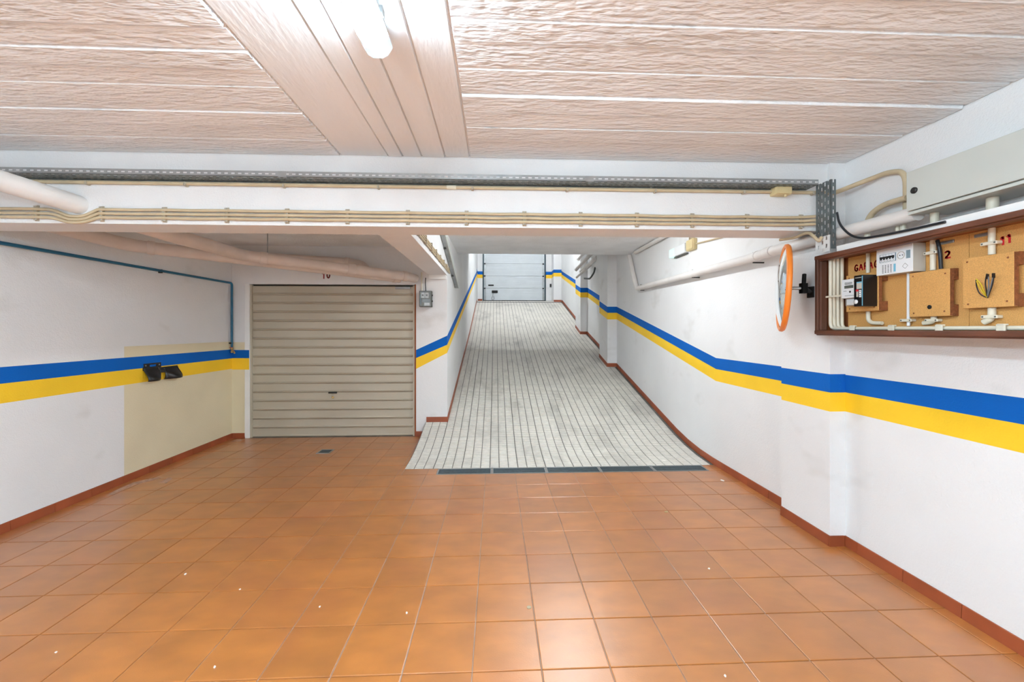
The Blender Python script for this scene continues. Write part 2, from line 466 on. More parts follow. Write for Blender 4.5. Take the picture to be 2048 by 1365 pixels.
for x0, x1, given in ((-.17, XR, [1.491, 1.617, 1.779, 1.968, 2.127, 2.274, 2.436, BY0]), (XL, -1.005, [1.567, 1.697, 1.824, 1.947, 2.172, 2.33, 2.481, BY0])):
    j = joints(given, .62); j[0] = .6
    for a, b in zip(j, j[1:]): board(x0, x1, a, b, random.uniform(-.010, .005), 'ceiling_board', 'ceiling_grain_x', random.uniform(-.003, .003))
for a, b in zip([-1.005, -.70, -.605, -.48, -.33], [-.70, -.605, -.48, -.33, -.17]):
    board(a, b, .6, BY0, random.choice([-.002, 0, .001, -.003]), 'ceiling_board', 'ceiling_grain_y')

# ---- skirting pieces
def skirting(name, path, side, zf, hgt=.07, piece=.3, start=0.):
    """path in plan; side: unit (x, y) towards the room"""
    root = root_struct(name, (path[0][0], path[0][1], 0))
    for (xa, ya), (xb, yb), (nx, ny) in zip(path, path[1:], side):
        L_ = math.hypot(xb - xa, yb - ya); s = -start if L_ > 1 else 0.
        while s < L_ - .004:
            a, b = max(s, 0) + .0015, min(s + piece, L_) - .0015
            if b - a > .01:
                def P(t, off, dz):
                    x, y = xa + (xb - xa) * t / L_, ya + (yb - ya) * t / L_
                    return (x + nx * off, y + ny * off, zf(y) + dz)
                t = .012 + random.uniform(-.001, .001)
                MB().hexa([P(a, 0, 0), P(b, 0, 0), P(b, t, 0), P(a, t, 0), P(a, 0, hgt), P(b, 0, hgt), P(b, t * .7, hgt), P(a, t * .7, hgt)]).build('skirting_tile', 'skirting', root)
            s += piece
    return root
flat = lambda y: 0.0
W = (-1, 0); S = (0, -1); E_ = (1, 0)
skirting('baseboard_right', [(XR, .9), (XR, 2.68)], [W], flat, start=.12)
skirting('baseboard_pillar', [(P1, 2.68), (P1, 3.15)], [W], flat, piece=.3)
skirting('baseboard_pillar_end', [(P1 - .011, 2.68), (XR - .012, 2.68)], [S], flat)
skirting('baseboard_right_ramp', [(XR, 3.15), (XR, 7.915)], [W], zr)
skirting('baseboard_ramp_pillar', [(P2, 7.915), (P2, 8.53)], [W], zr)
skirting('baseboard_ramp_pillar_end', [(P2 - .011, 7.915), (XR, 7.915)], [S], zr)
skirting('baseboard_ramp_middle', [(XR, 8.53), (XR, 10.45)], [W], zr)
skirting('baseboard_upper_pillar', [(P3, 10.45), (P3, 11.1)], [W], zr)
skirting('baseboard_upper_pillar_end', [(P3 - .011, 10.45), (XR, 10.45)], [S], zr)
skirting('baseboard_ramp_upper', [(XR, 11.1), (XR, 14.6)], [W], zr)
skirting('baseboard_door_right', [(2.1, 14.6), (XR - .012, 14.6)], [S], zr)
skirting('baseboard_left', [(XL, .9), (XL, YB)], [E_], flat, start=.17)
skirting('baseboard_back', [(XL + .012, YB), (DX0 - .055, YB)], [S], flat)
skirting('baseboard_back_right', [(DX1 + .01, YB), (-.955, YB)], [S], flat)
skirting('baseboard_back_ramp', [(-.95, YB), (XRL + .012, YB)], [S], zr)
skirting('baseboard_ramp_left', [(XRL, YB), (XRL, 14.6)], [E_], zr)
skirting('baseboard_door_left', [(XRL + .012, DY2 - .05), (D2X0 - .03, DY2 - .05)], [S], zr)

# ------------------------------------------------------------------ garage door 10
d1 = root_struct('door_1', ((DX0 + DX1) / 2, YB, 0))
MB().box(DX0 - .02, DX1 + .02, YB + .10, YB + .14, 0, DZ + .05).build('backing', 'shutter_dark', d1)
MB().box(DX0, DX0 + .022, YB + .005, YB + .05, .004, DZ - .012).box(DX1 - .022, DX1, YB + .005, YB + .05, .004, DZ - .012).build('side_channel', 'shutter', d1)
NS = 17; SP = (DZ - .026) / NS
slat = None
for i in range(NS):
    z = .006 + SP * i
    if slat is None:
        xa, xb = DX0 + .022, DX1 - .022
        m = MB(); prof = [(0, .050), (0, .030), (.004, .028), (.014, .020), (.022, .030), (.030, .034), (SP - .010, .034), (SP - .004, .031), (SP - .0015, .050)]
        for (h0, d0), (h1, d1_) in zip(prof, prof[1:]):
            m.add([(xa, YB + d0, z + h0), (xb, YB + d0, z + h0), (xb, YB + d1_, z + h1), (xa, YB + d1_, z + h1)], [(0, 1, 2, 3)])
        for x in (xa, xb):
            m.add([(x, YB + d, z + h) for h, d in prof], [tuple(range(len(prof)))])
        slat = m.build('slat', 'shutter', d1)
    else:
        inst(slat, (0, 0, SP * i), d1)
p = onY(664, 786.5, YB)
h_ = MB().box(p.x - .055, p.x + .055, YB + .012, YB + .034, p.z - .010, p.z + .010).build('handle', 'black_metal', d1); h_['label'] = 'dark recessed pull handle'
p = onY(664, 796, YB)
MB().lathe((p.x, YB + .034, p.z), (0, -1, 0), [(.017, 0), (.017, .008), (.011, .012), (.0, .012)], 16).build('lock', 'brass', d1)
p = onY(805, 576, YB)
MB().box(p.x - .10, p.x + .10, YB - .004, YB + .03, p.z - .016, p.z + .014).build('latch_plate', 'zinc', d1, bevel=.004)
struct(MB().box(DX0 - .062, DX0 - .001, YB - .012, YB + .06, 0, DZ + .004).build('trim_1', 'white_trim', bevel=.004))
struct(MB().box(DX1 + .001, DX1 + .022, YB - .006, YB + .06, 0.0, DZ + .004).build('trim_2', 'wood_red', bevel=.003))
tr = MB()
for x0, x1, z0, z1, mi in ((DX0 - .0625, DX0 - .0005, 1.085, 1.195, 0), (DX0 - .0625, DX0 - .0005, .93, 1.085, 1)):
    tr.box(x0, x1, YB - .0132, YB - .0115, z0, z1, mi)
tr.build('painted_band', ['wall_blue', 'wall_yellow'], bpy.data.objects['trim_1'])
# ------------------------------------------------------------------ hand lettering as thin raised strokes
GL = {'G': [[(.85, .8), (.6, 1), (.25, .9), (.05, .5), (.2, .1), (.6, 0), (.85, .2), (.85, .45), (.5, .45)]],
      'A': [[(0, 0), (.45, 1), (.9, 0)], [(.2, .4), (.72, .4)]],
      'R': [[(.1, 0), (.1, 1), (.6, .95), (.75, .7), (.55, .5), (.1, .48)], [(.4, .48), (.85, 0)]],
      '1': [[(.1, .7), (.5, 1), (.5, 0)]],
      '2': [[(.1, .8), (.4, 1), (.75, .85), (.7, .55), (.3, .2), (.1, 0), (.85, .05)]],
      '0': [[(.45, 1), (.1, .75), (.1, .25), (.45, 0), (.8, .25), (.8, .75), (.45, 1)]]}
def letters(name, text, org, u, v, h, wd, stroke, mt, parent, gap=.25, slope=0.):
    org, u, v = Vector(org), Vector(u), Vector(v); n = u.cross(v).normalized()
    m = MB()
    for i, ch in enumerate(text):
        jig = ((i * 7) % 5 - 2) * .015
        for st in GL[ch]:
            pts = [org + u * (i * wd * (1 + gap) + a * wd) + v * (b * h + slope * i * wd + jig * h) for a, b in st]
            pts = fillet(pts, stroke * 2.5, 3)
            for a, b in zip(pts, pts[1:]):
                d = (b - a)
                if d.length < 1e-6: continue
                t = d.normalized(); s_ = n.cross(t) * stroke
                e = t * stroke * .5
                m.add([a - e - s_, b + e - s_, b + e + s_, a - e + s_], [(0, 1, 2, 3)])
                m.add([a - e - s_ - n * .001, b + e - s_ - n * .001, b + e + s_ - n * .001, a - e + s_ - n * .001], [(3, 2, 1, 0)])
    return m.build(name, mt, parent) if parent else m.build(name, mt)
a = onY(644, 557, YB - .002); b = onY(652, 545, YB - .002)
letters('number_ten', '10', (a.x, YB - .0025, a.z), (1, 0, 0), (0, 0, 1), .09, .05, .008, 'dark_red_ink', bpy.data.objects['wall_back'], .25)

# ------------------------------------------------------------------ sectional door at the top of the ramp
d2 = root_struct('door_2', ((D2X0 + D2X1) / 2, DY2, D2Z))
PH = .459; panel = None
for i in range(5):
    z = D2Z + .012 + PH * i
    if panel is None:
        m = MB(); n = 9
        x0, x1 = D2X0 + .03, D2X1 - .03
        for k in range(n):
            z0, z1 = z + PH * k / n, z + PH * (k + 1) / n - (.004 if k == n - 1 else 0)
            pr = [(0, .0), (.006, .006), (z1 - z0 - .008, .006), (z1 - z0 - .002, 0)] if k < n - 1 else [(0, .0), (.006, .006), (z1 - z0 - .006, .006), (z1 - z0, -.012)]
            zs = [(z0 + h, DY2 - d) for h, d in pr] + [(z1, DY2 - (0 if k < n - 1 else -.012))]
            for (ha, ya), (hb, yb) in zip(zs, zs[1:]):
                m.add([(x0, ya, ha), (x1, ya, ha), (x1, yb, hb), (x0, yb, hb)], [(0, 1, 2, 3)])
        m.box(x0, x1, DY2 + .006, DY2 + .04, z, z + PH - .006)
        panel = m.build('door_panel', 'door_white', d2)
    else: inst(panel, (0, 0, PH * i), d2)
for x in (D2X0 - .012, D2X1 - .03):
    MB().box(x, x + .042, DY2 - .06, DY2 + .03, D2Z, 4.75).build('rail', 'door_steel', d2, bevel=.005)
for x in (D2X0 + .035, D2X1 - .105):
    for i in range(5):
        MB().box(x, x + .07, DY2 - .022, DY2 + .01, D2Z + .02 + PH * i, D2Z + PH * (i + 1) - .05).build('stile', 'zinc', d2)
        if i: MB().box(x - .005, x + .055, DY2 - .045, DY2 - .02, D2Z + PH * i - .028, D2Z + PH * i + .02).build('hinge', 'black_metal', d2, bevel=.004)
a, b = onY(976.5, 571, DY2), onY(987.5, 571, DY2)
MB().box(a.x, b.x, DY2 - .03, DY2 - .002, a.z - .025, a.z + .025).build('handle', 'black_metal', d2, bevel=.006)
a, b = onY(983.5, 584, DY2), onY(995.5, 584, DY2)
lk = MB().box(a.x, b.x, DY2 - .04, DY2 - .002, a.z - .05, a.z + .05).build('lock_box', 'black_metal', d2, bevel=.02)
cx = (onY(986, 590, DY2)).x
MB().tube([(cx, DY2 - .03, a.z - .05), (cx, DY2 - .035, a.z - .15), (cx - .06, DY2 - .035, a.z - .24), (cx - .03, DY2 - .035, a.z - .32), (cx + .06, DY2 - .035, a.z - .27), (cx + .02, DY2 - .035, a.z - .17)], .006, 6, bend=.06).build('pull_cord', 'wire_black', lk)
MB().box(.25, 1.2, DY2 - .012, DY2 - .001, D2Z + .001, D2Z + .014).build('threshold', 'black_metal', d2)

# ------------------------------------------------------------------ luminaires
def batten(name, c, axis, length, em, label, side=None):
    """weatherproof batten fixed under a ceiling at c (top centre)"""
    c = Vector(c); ax = Vector(axis).normalized(); sd = Vector((0, 0, 1)).cross(ax)
    t = thing(name, c, label, 'ceiling light')
    def prism(prof, l0, l1, mi=0):
        m = MB(); n = len(prof)
        A = [c + ax * l0 + sd * a + Vector((0, 0, b)) for a, b in prof]; B = [c + ax * l1 + sd * a + Vector((0, 0, b)) for a, b in prof]
        m.add(A + B, [(i, (i + 1) % n, (i + 1) % n + n, i + n) for i in range(n)] + [tuple(range(n))[::-1], tuple(range(n, 2 * n))], mi)
        return m
    h = length / 2
    prism([(-.036, -.001), (.036, -.001), (.042, -.0175), (-.042, -.0175)], -h, h).build('housing', 'lamp_body', t)
    dif = [(-.044, -.018), (.044, -.018), (.056, -.055), (.036, -.085), (.018, -.095), (-.018, -.095), (-.036, -.085), (-.056, -.055)]
    m = prism(dif, -h + .07, h - .07)
    m.m[0] = m.m[1] = m.m[7] = 1                           # upper flanks of the lens are dimmer than its underside
    m.build('diffuser', [em, side or em], t)
    for s_ in (-1, 1):
        e = prism(dif, s_ * (h - .068), s_ * h).build('end_cap', 'clear_plastic', t, bevel=.006)
        MB().obox(c + ax * s_ * (h - .03) + Vector((0, 0, -.035)), [ax * .012, sd * .03, Vector((0, 0, .006))]).build('lamp_holder', 'lamp_body', e)
    for k in (-.38, .0, .38):
        for s_ in (-1, 1):
            MB().obox(c + ax * k * length + sd * s_ * .055 + Vector((0, 0, -.032)), [ax * .014, sd * .005, Vector((0, 0, .012))]).build('clip', 'zinc', t)
    return t
batten('ceiling_batten_lamp', (-.445, .93, ZC - .009), (0, 1, 0), 1.28, 'lamp_main', 'lit white fluorescent batten lamp under the garage ceiling boards', 'lamp_main_side')
batten('ceiling_batten_lamp', (1.2, -1.1, ZC), (0, 1, 0), 1.28, 'fill_lamp_rear', 'added fill batten lamp over the unseen rear of the garage near the right wall')  # unseen lamp added behind the camera as fill for the ceiling
batten('ceiling_batten_lamp', (-1.3, -.75, 2.2), (0, 1, 0), 1.28, 'fill_lamp_rear_left', 'added fill batten lamp hung low over the unseen rear of the garage near the left wall')  # also added out of view, hung low to brighten the ceiling
batten('ceiling_batten_lamp', (.86, 4.62, 2.80), (0, 1, 0), 1.28, 'lamp_ramp', 'lit fluorescent batten lamp under the low slab at the ramp foot', 'lamp_ramp_side')
batten('ceiling_batten_lamp', (.86, 11.02, 5.4), (1, 0, 0), 1.5, 'lamp_top', 'lit fluorescent batten lamp hung over the upper half of the ramp')
for x, y0, k in ((-1.3, -.75, '002'),):  # rods for the added low fill lamp
    for d in (-.4, .4): MB().tube([(x, y0 + d, 2.2), (x, y0 + d, ZC)], .005, 6).build('suspension_rod', 'zinc', bpy.data.objects['ceiling_batten_lamp.' + k])
for x in (.36, 1.36): MB().tube([(x, 11.02, 5.4), (x, 11.02, 5.7)], .006, 6).build('suspension_rod', 'zinc', bpy.data.objects['ceiling_batten_lamp.004'])

# ------------------------------------------------------------------ drains
ORD = ['first', 'second', 'third', 'fourth', 'fifth', 'sixth', 'seventh', 'eighth', 'ninth', 'tenth', 'eleventh', 'twelfth', 'thirteenth', 'fourteenth']
for i in range(5):
    a = XD0 + (XD1 - XD0) * i / 5; b = XD0 + (XD1 - XD0) * (i + 1) / 5
    t = thing('drain_grate', ((a + b) / 2, 4.245, -.03), 'slotted steel drain grate at the ramp foot, %s from the right wall' % ORD[4 - i], 'drain grate', 'drain grate sections at the ramp foot')
    m = MB().box(a + .003, b - .003, 4.16, 4.172, -.03, .001).box(a + .003, b - .003, 4.32, 4.332, -.03, .001).box(a + .003, a + .015, 4.172, 4.32, -.03, .001).box(b - .015, b - .003, 4.172, 4.32, -.03, .001)
    m.build('frame', 'zinc', t)
    bar = None
    for k in range(7):
        yk = 4.180 + k * .0205
        if bar is None:
            bar = MB().box(a + .015, b - .015, yk, yk + .011, -.025, -.001).build('bar', 'grate', t)
        else: inst(bar, (0, .0205 * k, 0), t)
    MB().box(a + .015, b - .015, 4.172, 4.32, -.03, -.027).build('pit', 'pit', t)
g = onZ(651, 904, 0)
t = thing('floor_drain', (g.x, g.y, .001), 'small square grey metal drain cover in front of the roller door', 'floor drain')
MB().box(g.x - .08, g.x + .08, g.y - .08, g.y - .065, .0005, .006).box(g.x - .08, g.x + .08, g.y + .065, g.y + .08, .0005, .006).box(g.x - .08, g.x - .065, g.y - .065, g.y + .065, .0005, .006).box(g.x + .065, g.x + .08, g.y - .065, g.y + .065, .0005, .006).build('frame', 'zinc', t)
for k in range(5):
    MB().box(g.x - .065, g.x + .065, g.y - .058 + k * .025, g.y - .043 + k * .025, .0005, .004).build('bar', 'grate', t)

# ------------------------------------------------------------------ big drain pipes of the left bay
def collar(m_pts, at, r, l, parent, mt):
    a, b = Vector(m_pts[0]), Vector(m_pts[1]); d = (b - a).normalized(); c = a.lerp(b, at)
    MB().tube([c - d * l, c - d * l * .8, c + d * l * .8, c + d * l], [r * 1.02, r * 1.13, r * 1.13, r * 1.02], 20).build('collar', mt, parent)
B0, B1, B2, B3, B4 = Vector((-3.5, .86, 2.545)), onY(158, 410, BY0), atd(345, 471, 3.15), atd(487, 511.5, 4.2), atd(818, 554, 5.24)
t = thing('drain_pipe', (B1.x, B1.y, 2.2), 'thick white drain pipe that runs through the cross beam and on over the roller door', 'pipe')
MB().tube([B0, B1 - Vector((0, 0, 0))] + [B1 + Vector((.03, .12, -.02))], .059, 20, bend=.02).build('front_run', 'pvc_white', t)
bb = MB().tube([B1 + Vector((.03, .12, -.02)), B2, B3, B4, Vector((-1.10, 5.6, 2.17))], .0575, 20, bend=.10).build('rear_run', 'pvc_cream', t)
collar((B3, B4), .10, .0575, .035, t, 'pvc_cream'); collar((B3, B4), .60, .0575, .05, t, 'pvc_cream'); collar((B3, B4), .97, .0575, .03, t, 'pvc_cream')
A0, A1, A2 = atd(120, 458, 3.1), atd(256, 490.5, 3.74), atd(800, 557, 5.44)
A0 = Vector((A1.x - .01, 2.94, A1.z + .03))
t = thing('drain_pipe', (A1.x, A1.y, 2.2), 'white drain pipe that crosses from the left wall behind the other pipe', 'pipe')
MB().tube([A0, A1, A2], .058, 20, bend=.16).build('run', 'pvc_cream', t)
collar((A1, A2), .06, .058, .03, t, 'pvc_cream'); collar((A1, A2), .97, .058, .02, t, 'pvc_cream')
C0, C1 = Vector((-3.5, 5.56, 2.47)), atd(700, 524, 5.44)
C1 = Vector((C1.x, 5.56, C1.z))
t = thing('drain_pipe', (C1.x, C1.y, 2.3), 'short dark drain pipe with an elbow close under the bay ceiling', 'pipe')
MB().tube([C0, C1, C1 + Vector((.2, -.05, -.05)), C1 + Vector((.27, -.12, -.2))], .054, 18, bend=.1).build('run', 'pvc_cream', t)
collar((C0, C1), .97, .054, .03, t, 'pvc_cream')
hr = B3.lerp(B4, .12)
tag(MB().tube([(hr.x, hr.y, hr.z + .067), (hr.x, hr.y, ZC)], .005, 8).lathe((hr.x, hr.y, ZC - .012), (0, 0, 1), [(.018, 0), (.018, .012)], 12).build('pipe_hanger', 'zinc'), 'thin steel hanger rod holding a drain pipe under the bay ceiling', 'hanger')

# ------------------------------------------------------------------ blue water pipe with a tap, left wall
t = thing('water_pipe', (XL + .03, 5.55, 1.2), 'thin teal blue water pipe along the left wall ending in a tap', 'pipe')
pc = onX(468, 568, XL + .035); yb_ = min(pc.y, YB - .05)
MB().tube([(XL + .03, -1, 2.09), (XL + .03, yb_, 2.095), (XL + .03, yb_, 1.225)], .014, 12, bend=.035).build('pipe', 'blue_pipe', t)
for yy, zz in ((.6, 2.09), (2.4, 2.09), (onX(323, 545, XL + .03).y, 2.09)):
    MB().obox((XL + .0195, yy, zz), [(.018, 0, 0), (0, .009, 0), (0, 0, .02)]).build('bracket', 'black_metal', t, bevel=.003)
MB().obox((XL + .0195, yb_, 1.29), [(.018, 0, 0), (0, .02, 0), (0, 0, .009)]).build('bracket', 'black_metal', t, bevel=.003)
v = MB().lathe((XL + .03, yb_, 1.235), (0, 0, -1), [(.0, 0), (.018, 0), (.018, .025), (.013, .028), (.013, .05), (.017, .053), (.017, .075), (.0, .075)], 14).tube([(XL + .03, yb_, 1.19), (XL + .075, yb_ - .03, 1.18), (XL + .09, yb_ - .04, 1.155)], .010, 10, bend=.02).build('tap', 'brass', t)
MB().obox((XL + .05, yb_ - .045, 1.232), [(.012, -.05, .006), (.006, .002, 0), (0, 0, .003)]).build('tap_lever', 'red_handle', v, bevel=.002)

# ------------------------------------------------------------------ black plastic double bracket, left wall
X0 = XL
def LW(px, py, off): q = onX(px, py, X0 + off); return Vector((X0 + off, q.y, q.z))
q0, q1 = LW(285, 745, 0), LW(354, 745, 0)
t = thing('wall_bracket', (X0, (q0.y + q1.y) / 2, .92), 'black plastic two pocket wall bracket screwed over the painted stripes', 'wall bracket')
ya, yb2, ymid = q0.y, q1.y, LW(321, 745, 0).y
zt, zbm = LW(300, 727, .0).z, LW(300, 762, .0).z
zt2, zb2 = LW(345, 732, 0).z, LW(345, 756, 0).z
m = MB()                                                    # plate with a slot
sy0, sy1, sz0, sz1 = ya + (ymid - ya) * .36, ya + (ymid - ya) * .74, zt - .036, zt - .016
m.box(X0, X0 + .008, ya + .01, ymid, sz1, zt).box(X0, X0 + .008, ya + .01, sy0, sz0, sz1).box(X0, X0 + .008, sy1, ymid, sz0, sz1).box(X0, X0 + .008, ya, ymid, zt - .07, sz0)
m.box(X0, X0 + .008, ymid, yb2, zt2 - .05, zt2)
m.build('back_plate', 'black_plastic', t, bevel=.002)
def pocket(y0, y1, z0, z1, name, lean):
    m = MB(); n = 8; rows = []
    for j in range(n + 1):
        s_ = j / n; z = z1 + (z0 - z1) * s_
        d = .010 + .075 * math.sin(s_ * math.pi * .55) ** 1.6
        row = []
        for i in range(n + 1):
            u = i / n; sc = 1 - .55 * (2 * u - 1) ** 2 * (.35 + .65 * s_) + lean * (u - .5) * s_
            row.append((X0 + d * max(sc, .1) + .002, y0 + (y1 - y0) * u, z))
        rows.append(row)
    vs = [p for r in rows for p in r] + [(p[0] - .006 if p[0] > X0 + .012 else X0 + .002, p[1], p[2]) for r in rows for p in r]
    k = (n + 1) ** 2; fs = []
    for j in range(n):
        for i in range(n):
            a = j * (n + 1) + i
            fs.append((a, a + 1, a + n + 2, a + n + 1)); fs.append((k + a, k + a + n + 1, k + a + n + 2, k + a + 1))
    for i in range(n):
        a = n * (n + 1) + i; fs.append((a, a + 1, k + a + 1, k + a))
        for a, b in ((i * (n + 1), (i + 1) * (n + 1)), ((i + 1) * (n + 1) - 1, (i + 2) * (n + 1) - 1)): fs.append((a, b, k + b, k + a))
    m.add(vs, fs, 0, True)
    return m.build(name, 'black_plastic', t)
pocket(ya, ymid - .03, zbm, zt - .05, 'pocket', -.5)
pocket(ymid + .03, yb2, zb2, zt2 - .01, 'pocket', .5)
MB().box(X0, X0 + .03, ymid - .035, ymid + .035, zbm + .07, zt2 - .02).build('bridge', 'black_plastic', t, bevel=.008)
for yy in (ya + .03, ymid - .025):
    MB().lathe((X0 + .008, yy, zt - .022), (1, 0, 0), [(.0, .003), (.008, .002), (.008, 0)], 10).build('screw', 'zinc', t)

# ------------------------------------------------------------------ cable tray along the beam
def perforated(m, o, u, v, n, L_, wd, rows, pitch, slot, sw, th=.0015, stagger=True, mi=0):
    """plate from o along u (length) and v (width) with rows of slots; n is the normal"""
    o, u, v, n = Vector(o), Vector(u), Vector(v), Vector(n)
    def bx(a0, a1, b0, b1): m.hexa([o + u * a + v * b + n * c for c in (0, th) for a, b in ((a0, b0), (a1, b0), (a1, b1), (a0, b1))], mi)
    gap = (wd - rows * sw) / (rows + 1); b = 0
    for r in range(rows):
        bx(0, L_, b, b + gap); b += gap
        a = (pitch / 2 if stagger and r % 2 else 0.) - slot
        last = 0.
        while a < L_:
            e = min(max(a + slot * .0, 0), L_)
            a0, a1 = max(a, 0), min(a + slot, L_)
            if a1 > a0:
                if a0 > last: bx(last, a0, b, b + sw)
                last = a1
            a += pitch
        if last < L_: bx(last, L_, b, b + sw)
        b += sw
    bx(0, L_, b, wd)
    return m
TX, TZ, TYF = 2.12, 2.426, 2.588
t = thing('cable_tray', ((XL + TX) / 2, 2.64, TZ), 'galvanised perforated cable tray running along the front of the cross beam', 'cable tray')
perforated(MB(), (XL + .02, BY0 - .003, TZ), (1, 0, 0), (0, -1, 0), (0, 0, 1), TX - XL - .02, BY0 - .003 - TYF, 4, .041, .022, .008).build('base', 'tray_steel', t)
perforated(MB(), (XL + .02, TYF, TZ), (1, 0, 0), (0, 0, 1), (0, 1, 0), TX - XL - .02, .034, 1, .041, .022, .009).build('front_lip', 'zinc', t)
perforated(MB(), (XL + .02, BY0 - .004, TZ), (1, 0, 0), (0, 0, 1), (0, 1, 0), TX - XL - .02, .03, 1, .041, .022, .009).build('rear_lip', 'tray_steel', t)
for x in (.58, -1.35): MB().box(x, x + .05, TYF - .002, TYF, TZ - .002, TZ + .034).build('joint_plate', 'zinc', t)
VX, VY0, VY1, VZ0, VZ1 = 2.15, 2.525, 2.645, 2.085, 2.44
t = thing('cable_tray', (VX, 2.58, 1.99), 'short upright perforated cable tray drop at the right end of the beam', 'cable tray')
perforated(MB(), (VX, VY1, VZ0), (0, 0, 1), (0, -1, 0), (1, 0, 0), VZ1 - VZ0, VY1 - VY0, 4, .05, .026, .010).build('base', 'tray_steel', t)
perforated(MB(), (VX, VY0, VZ0 - .09), (0, 0, 1), (1, 0, 0), (0, 1, 0), VZ1 - VZ0 + .09, .034, 1, .05, .026, .010).build('lip', 'tray_steel', t)
perforated(MB(), (VX, VY1, VZ0), (0, 0, 1), (1, 0, 0), (0, 1, 0), VZ1 - VZ0, .03, 1, .05, .026, .010).build('lip', 'tray_steel', t)
perforated(MB(), (VX - .004, VY1, VZ0 - .105), (0, 0, 1), (0, -1, 0), (1, 0, 0), .105, VY1 - VY0 - .004, 3, .05, .024, .012).build('end_plate', 'tray_white', t)

# ------------------------------------------------------------------ conduits and clips on the beam
YC = 2.685
def bx_(px, py): return onY(px, py, YC)
clip_px = [70, 201, 327, 452, 573, 694, 815, 933, 1049, 1162, 1275, 1386, 1496, 1604]
ZCO = [2.2375, 2.2115, 2.1865]; DIP = [.048, .0415, .036]
names = ['uppermost', 'middle', 'lowest']
for k in range(3):
    z = ZCO[k]
    pts = [Vector((XL + .01, YC, z - .003)), Vector((bx_(70, 400).x, YC, z - .003)), Vector((bx_(105, 400).x, YC, z - .004)), Vector((bx_(134, 400).x, YC, z - DIP[k] * .9)), Vector((bx_(150, 400).x, YC, z - DIP[k])), Vector((bx_(170, 400).x, YC, z - DIP[k] * .9)), Vector((bx_(196, 400).x, YC, z - .002))]
    for i, px in enumerate(clip_px[1:]):
        x = bx_(px, 430).x; pts.append(Vector((x, YC, z)))
        if i < 12: pts.append(Vector(((x + bx_(clip_px[i + 2], 430).x) / 2, YC, z - random.uniform(.001, .004))))
    pts.append(Vector((VX + .005, YC - .03, z)))
    tag(MB().tube(pts, .0098, 10, bend=.06).build('conduit', 'conduit'), 'beige conduit along the beam face, the %s of the three in the clips' % names[k], 'conduit')
clipm = None
for i, px in enumerate(clip_px):
    x = bx_(px, 430).x
    if clipm is None:
        t = thing('conduit_clip', (x, BY0, 2.17), 'stack of beige saddle clips on the beam conduits, just left of the drain pipe hole', 'conduit clip', 'saddle clip stacks along the beam')
        cm = MB(); z = 0
        c1 = MB().box(x - .011, x + .011, BY0 - .016, BY0, 2.1655, 2.1785).box(x - .013, x + .013, BY0 - .004, BY0, 2.160, 2.183).build('clip', 'clip_beige', t, bevel=.002)
        sc = MB().lathe((x, BY0 - .016, 2.172), (0, -1, 0), [(.004, 0), (.003, .002), (0, .002)], 8).build('screw', 'zinc', c1)
        parts = [(c1, sc, 0.)]
        for dz in (.0265, .0515, .0775):
            c2 = inst(c1, (0, 0, dz), t); s2 = inst(sc, (0, 0, 0), c2)
        clipm = t
    else:
        r = clipm.copy(); COL.objects.link(r); r.location = (x, BY0, 2.17)
        r['label'] = 'stack of beige saddle clips on the beam conduits, %s from the upright tray drop' % ORD[13 - i]
        for ch in list(clipm.children):
            c = ch.copy(); COL.objects.link(c); c.parent = r
            for gch in ch.children:
                d = gch.copy(); COL.objects.link(d); d.parent = c
zc = 2.408
t = thing('conduit', (0, YC, zc), 'single beige conduit fixed close beneath the long cable tray', 'conduit')
MB().tube([(XL + .01, YC, zc), (TX + .12, YC, zc)], .0115, 10).build('pipe', 'conduit', t)
for px in (175, 372, 568, 757, 945, 1134, 1310, 1487, 1625):
    x = bx_(px, 378).x
    MB().box(x - .007, x + .007, BY0 - .032, BY0, zc - .018, zc - .008).box(x - .006, x + .006, BY0 - .03, BY0 - .02, zc - .014, zc + .006).build('clip', 'clip_beige', t, bevel=.002)
x = bx_(903, 375).x
MB().tube([(x - .03, YC, zc), (x + .03, YC, zc)], .014, 12).build('coupling', 'conduit_pale', t)
a = onY(1551, 381, 2.64); b = onY(1584, 381, 2.64)
t = thing('junction_box', ((a.x + b.x) / 2, 2.66, 2.38), 'small yellowed junction box under the tray near the right end', 'junction box')
MB().box(a.x, b.x, 2.64, BY0, 2.378, 2.432).build('body', 'jbox', t, bevel=.006)
MB().box(a.x + .004, b.x - .004, 2.632, 2.6405, 2.382, 2.428).build('lid', 'jbox', t, bevel=.004)
MB().lathe(((a.x + b.x) / 2 + .02, 2.65, 2.378), (0, 0, -1), [(.008, 0), (.008, .012), (0, .014)], 10).build('grommet', 'jbox', t)
# loose conduit at the end of the beam
tag(MB().tube([onY(1560, 480, 2.93), onY(1592, 476, 2.80), onY(1606, 468, 2.72), onY(1619, 466, 2.66), onY(1629, 474, 2.6), onY(1638, 484, 2.58), (VX - .016, 2.58, 2.08)], .010, 10, bend=.04).build('conduit', 'conduit'), 'loose beige conduit curving from under the beam to the tray drop', 'conduit')

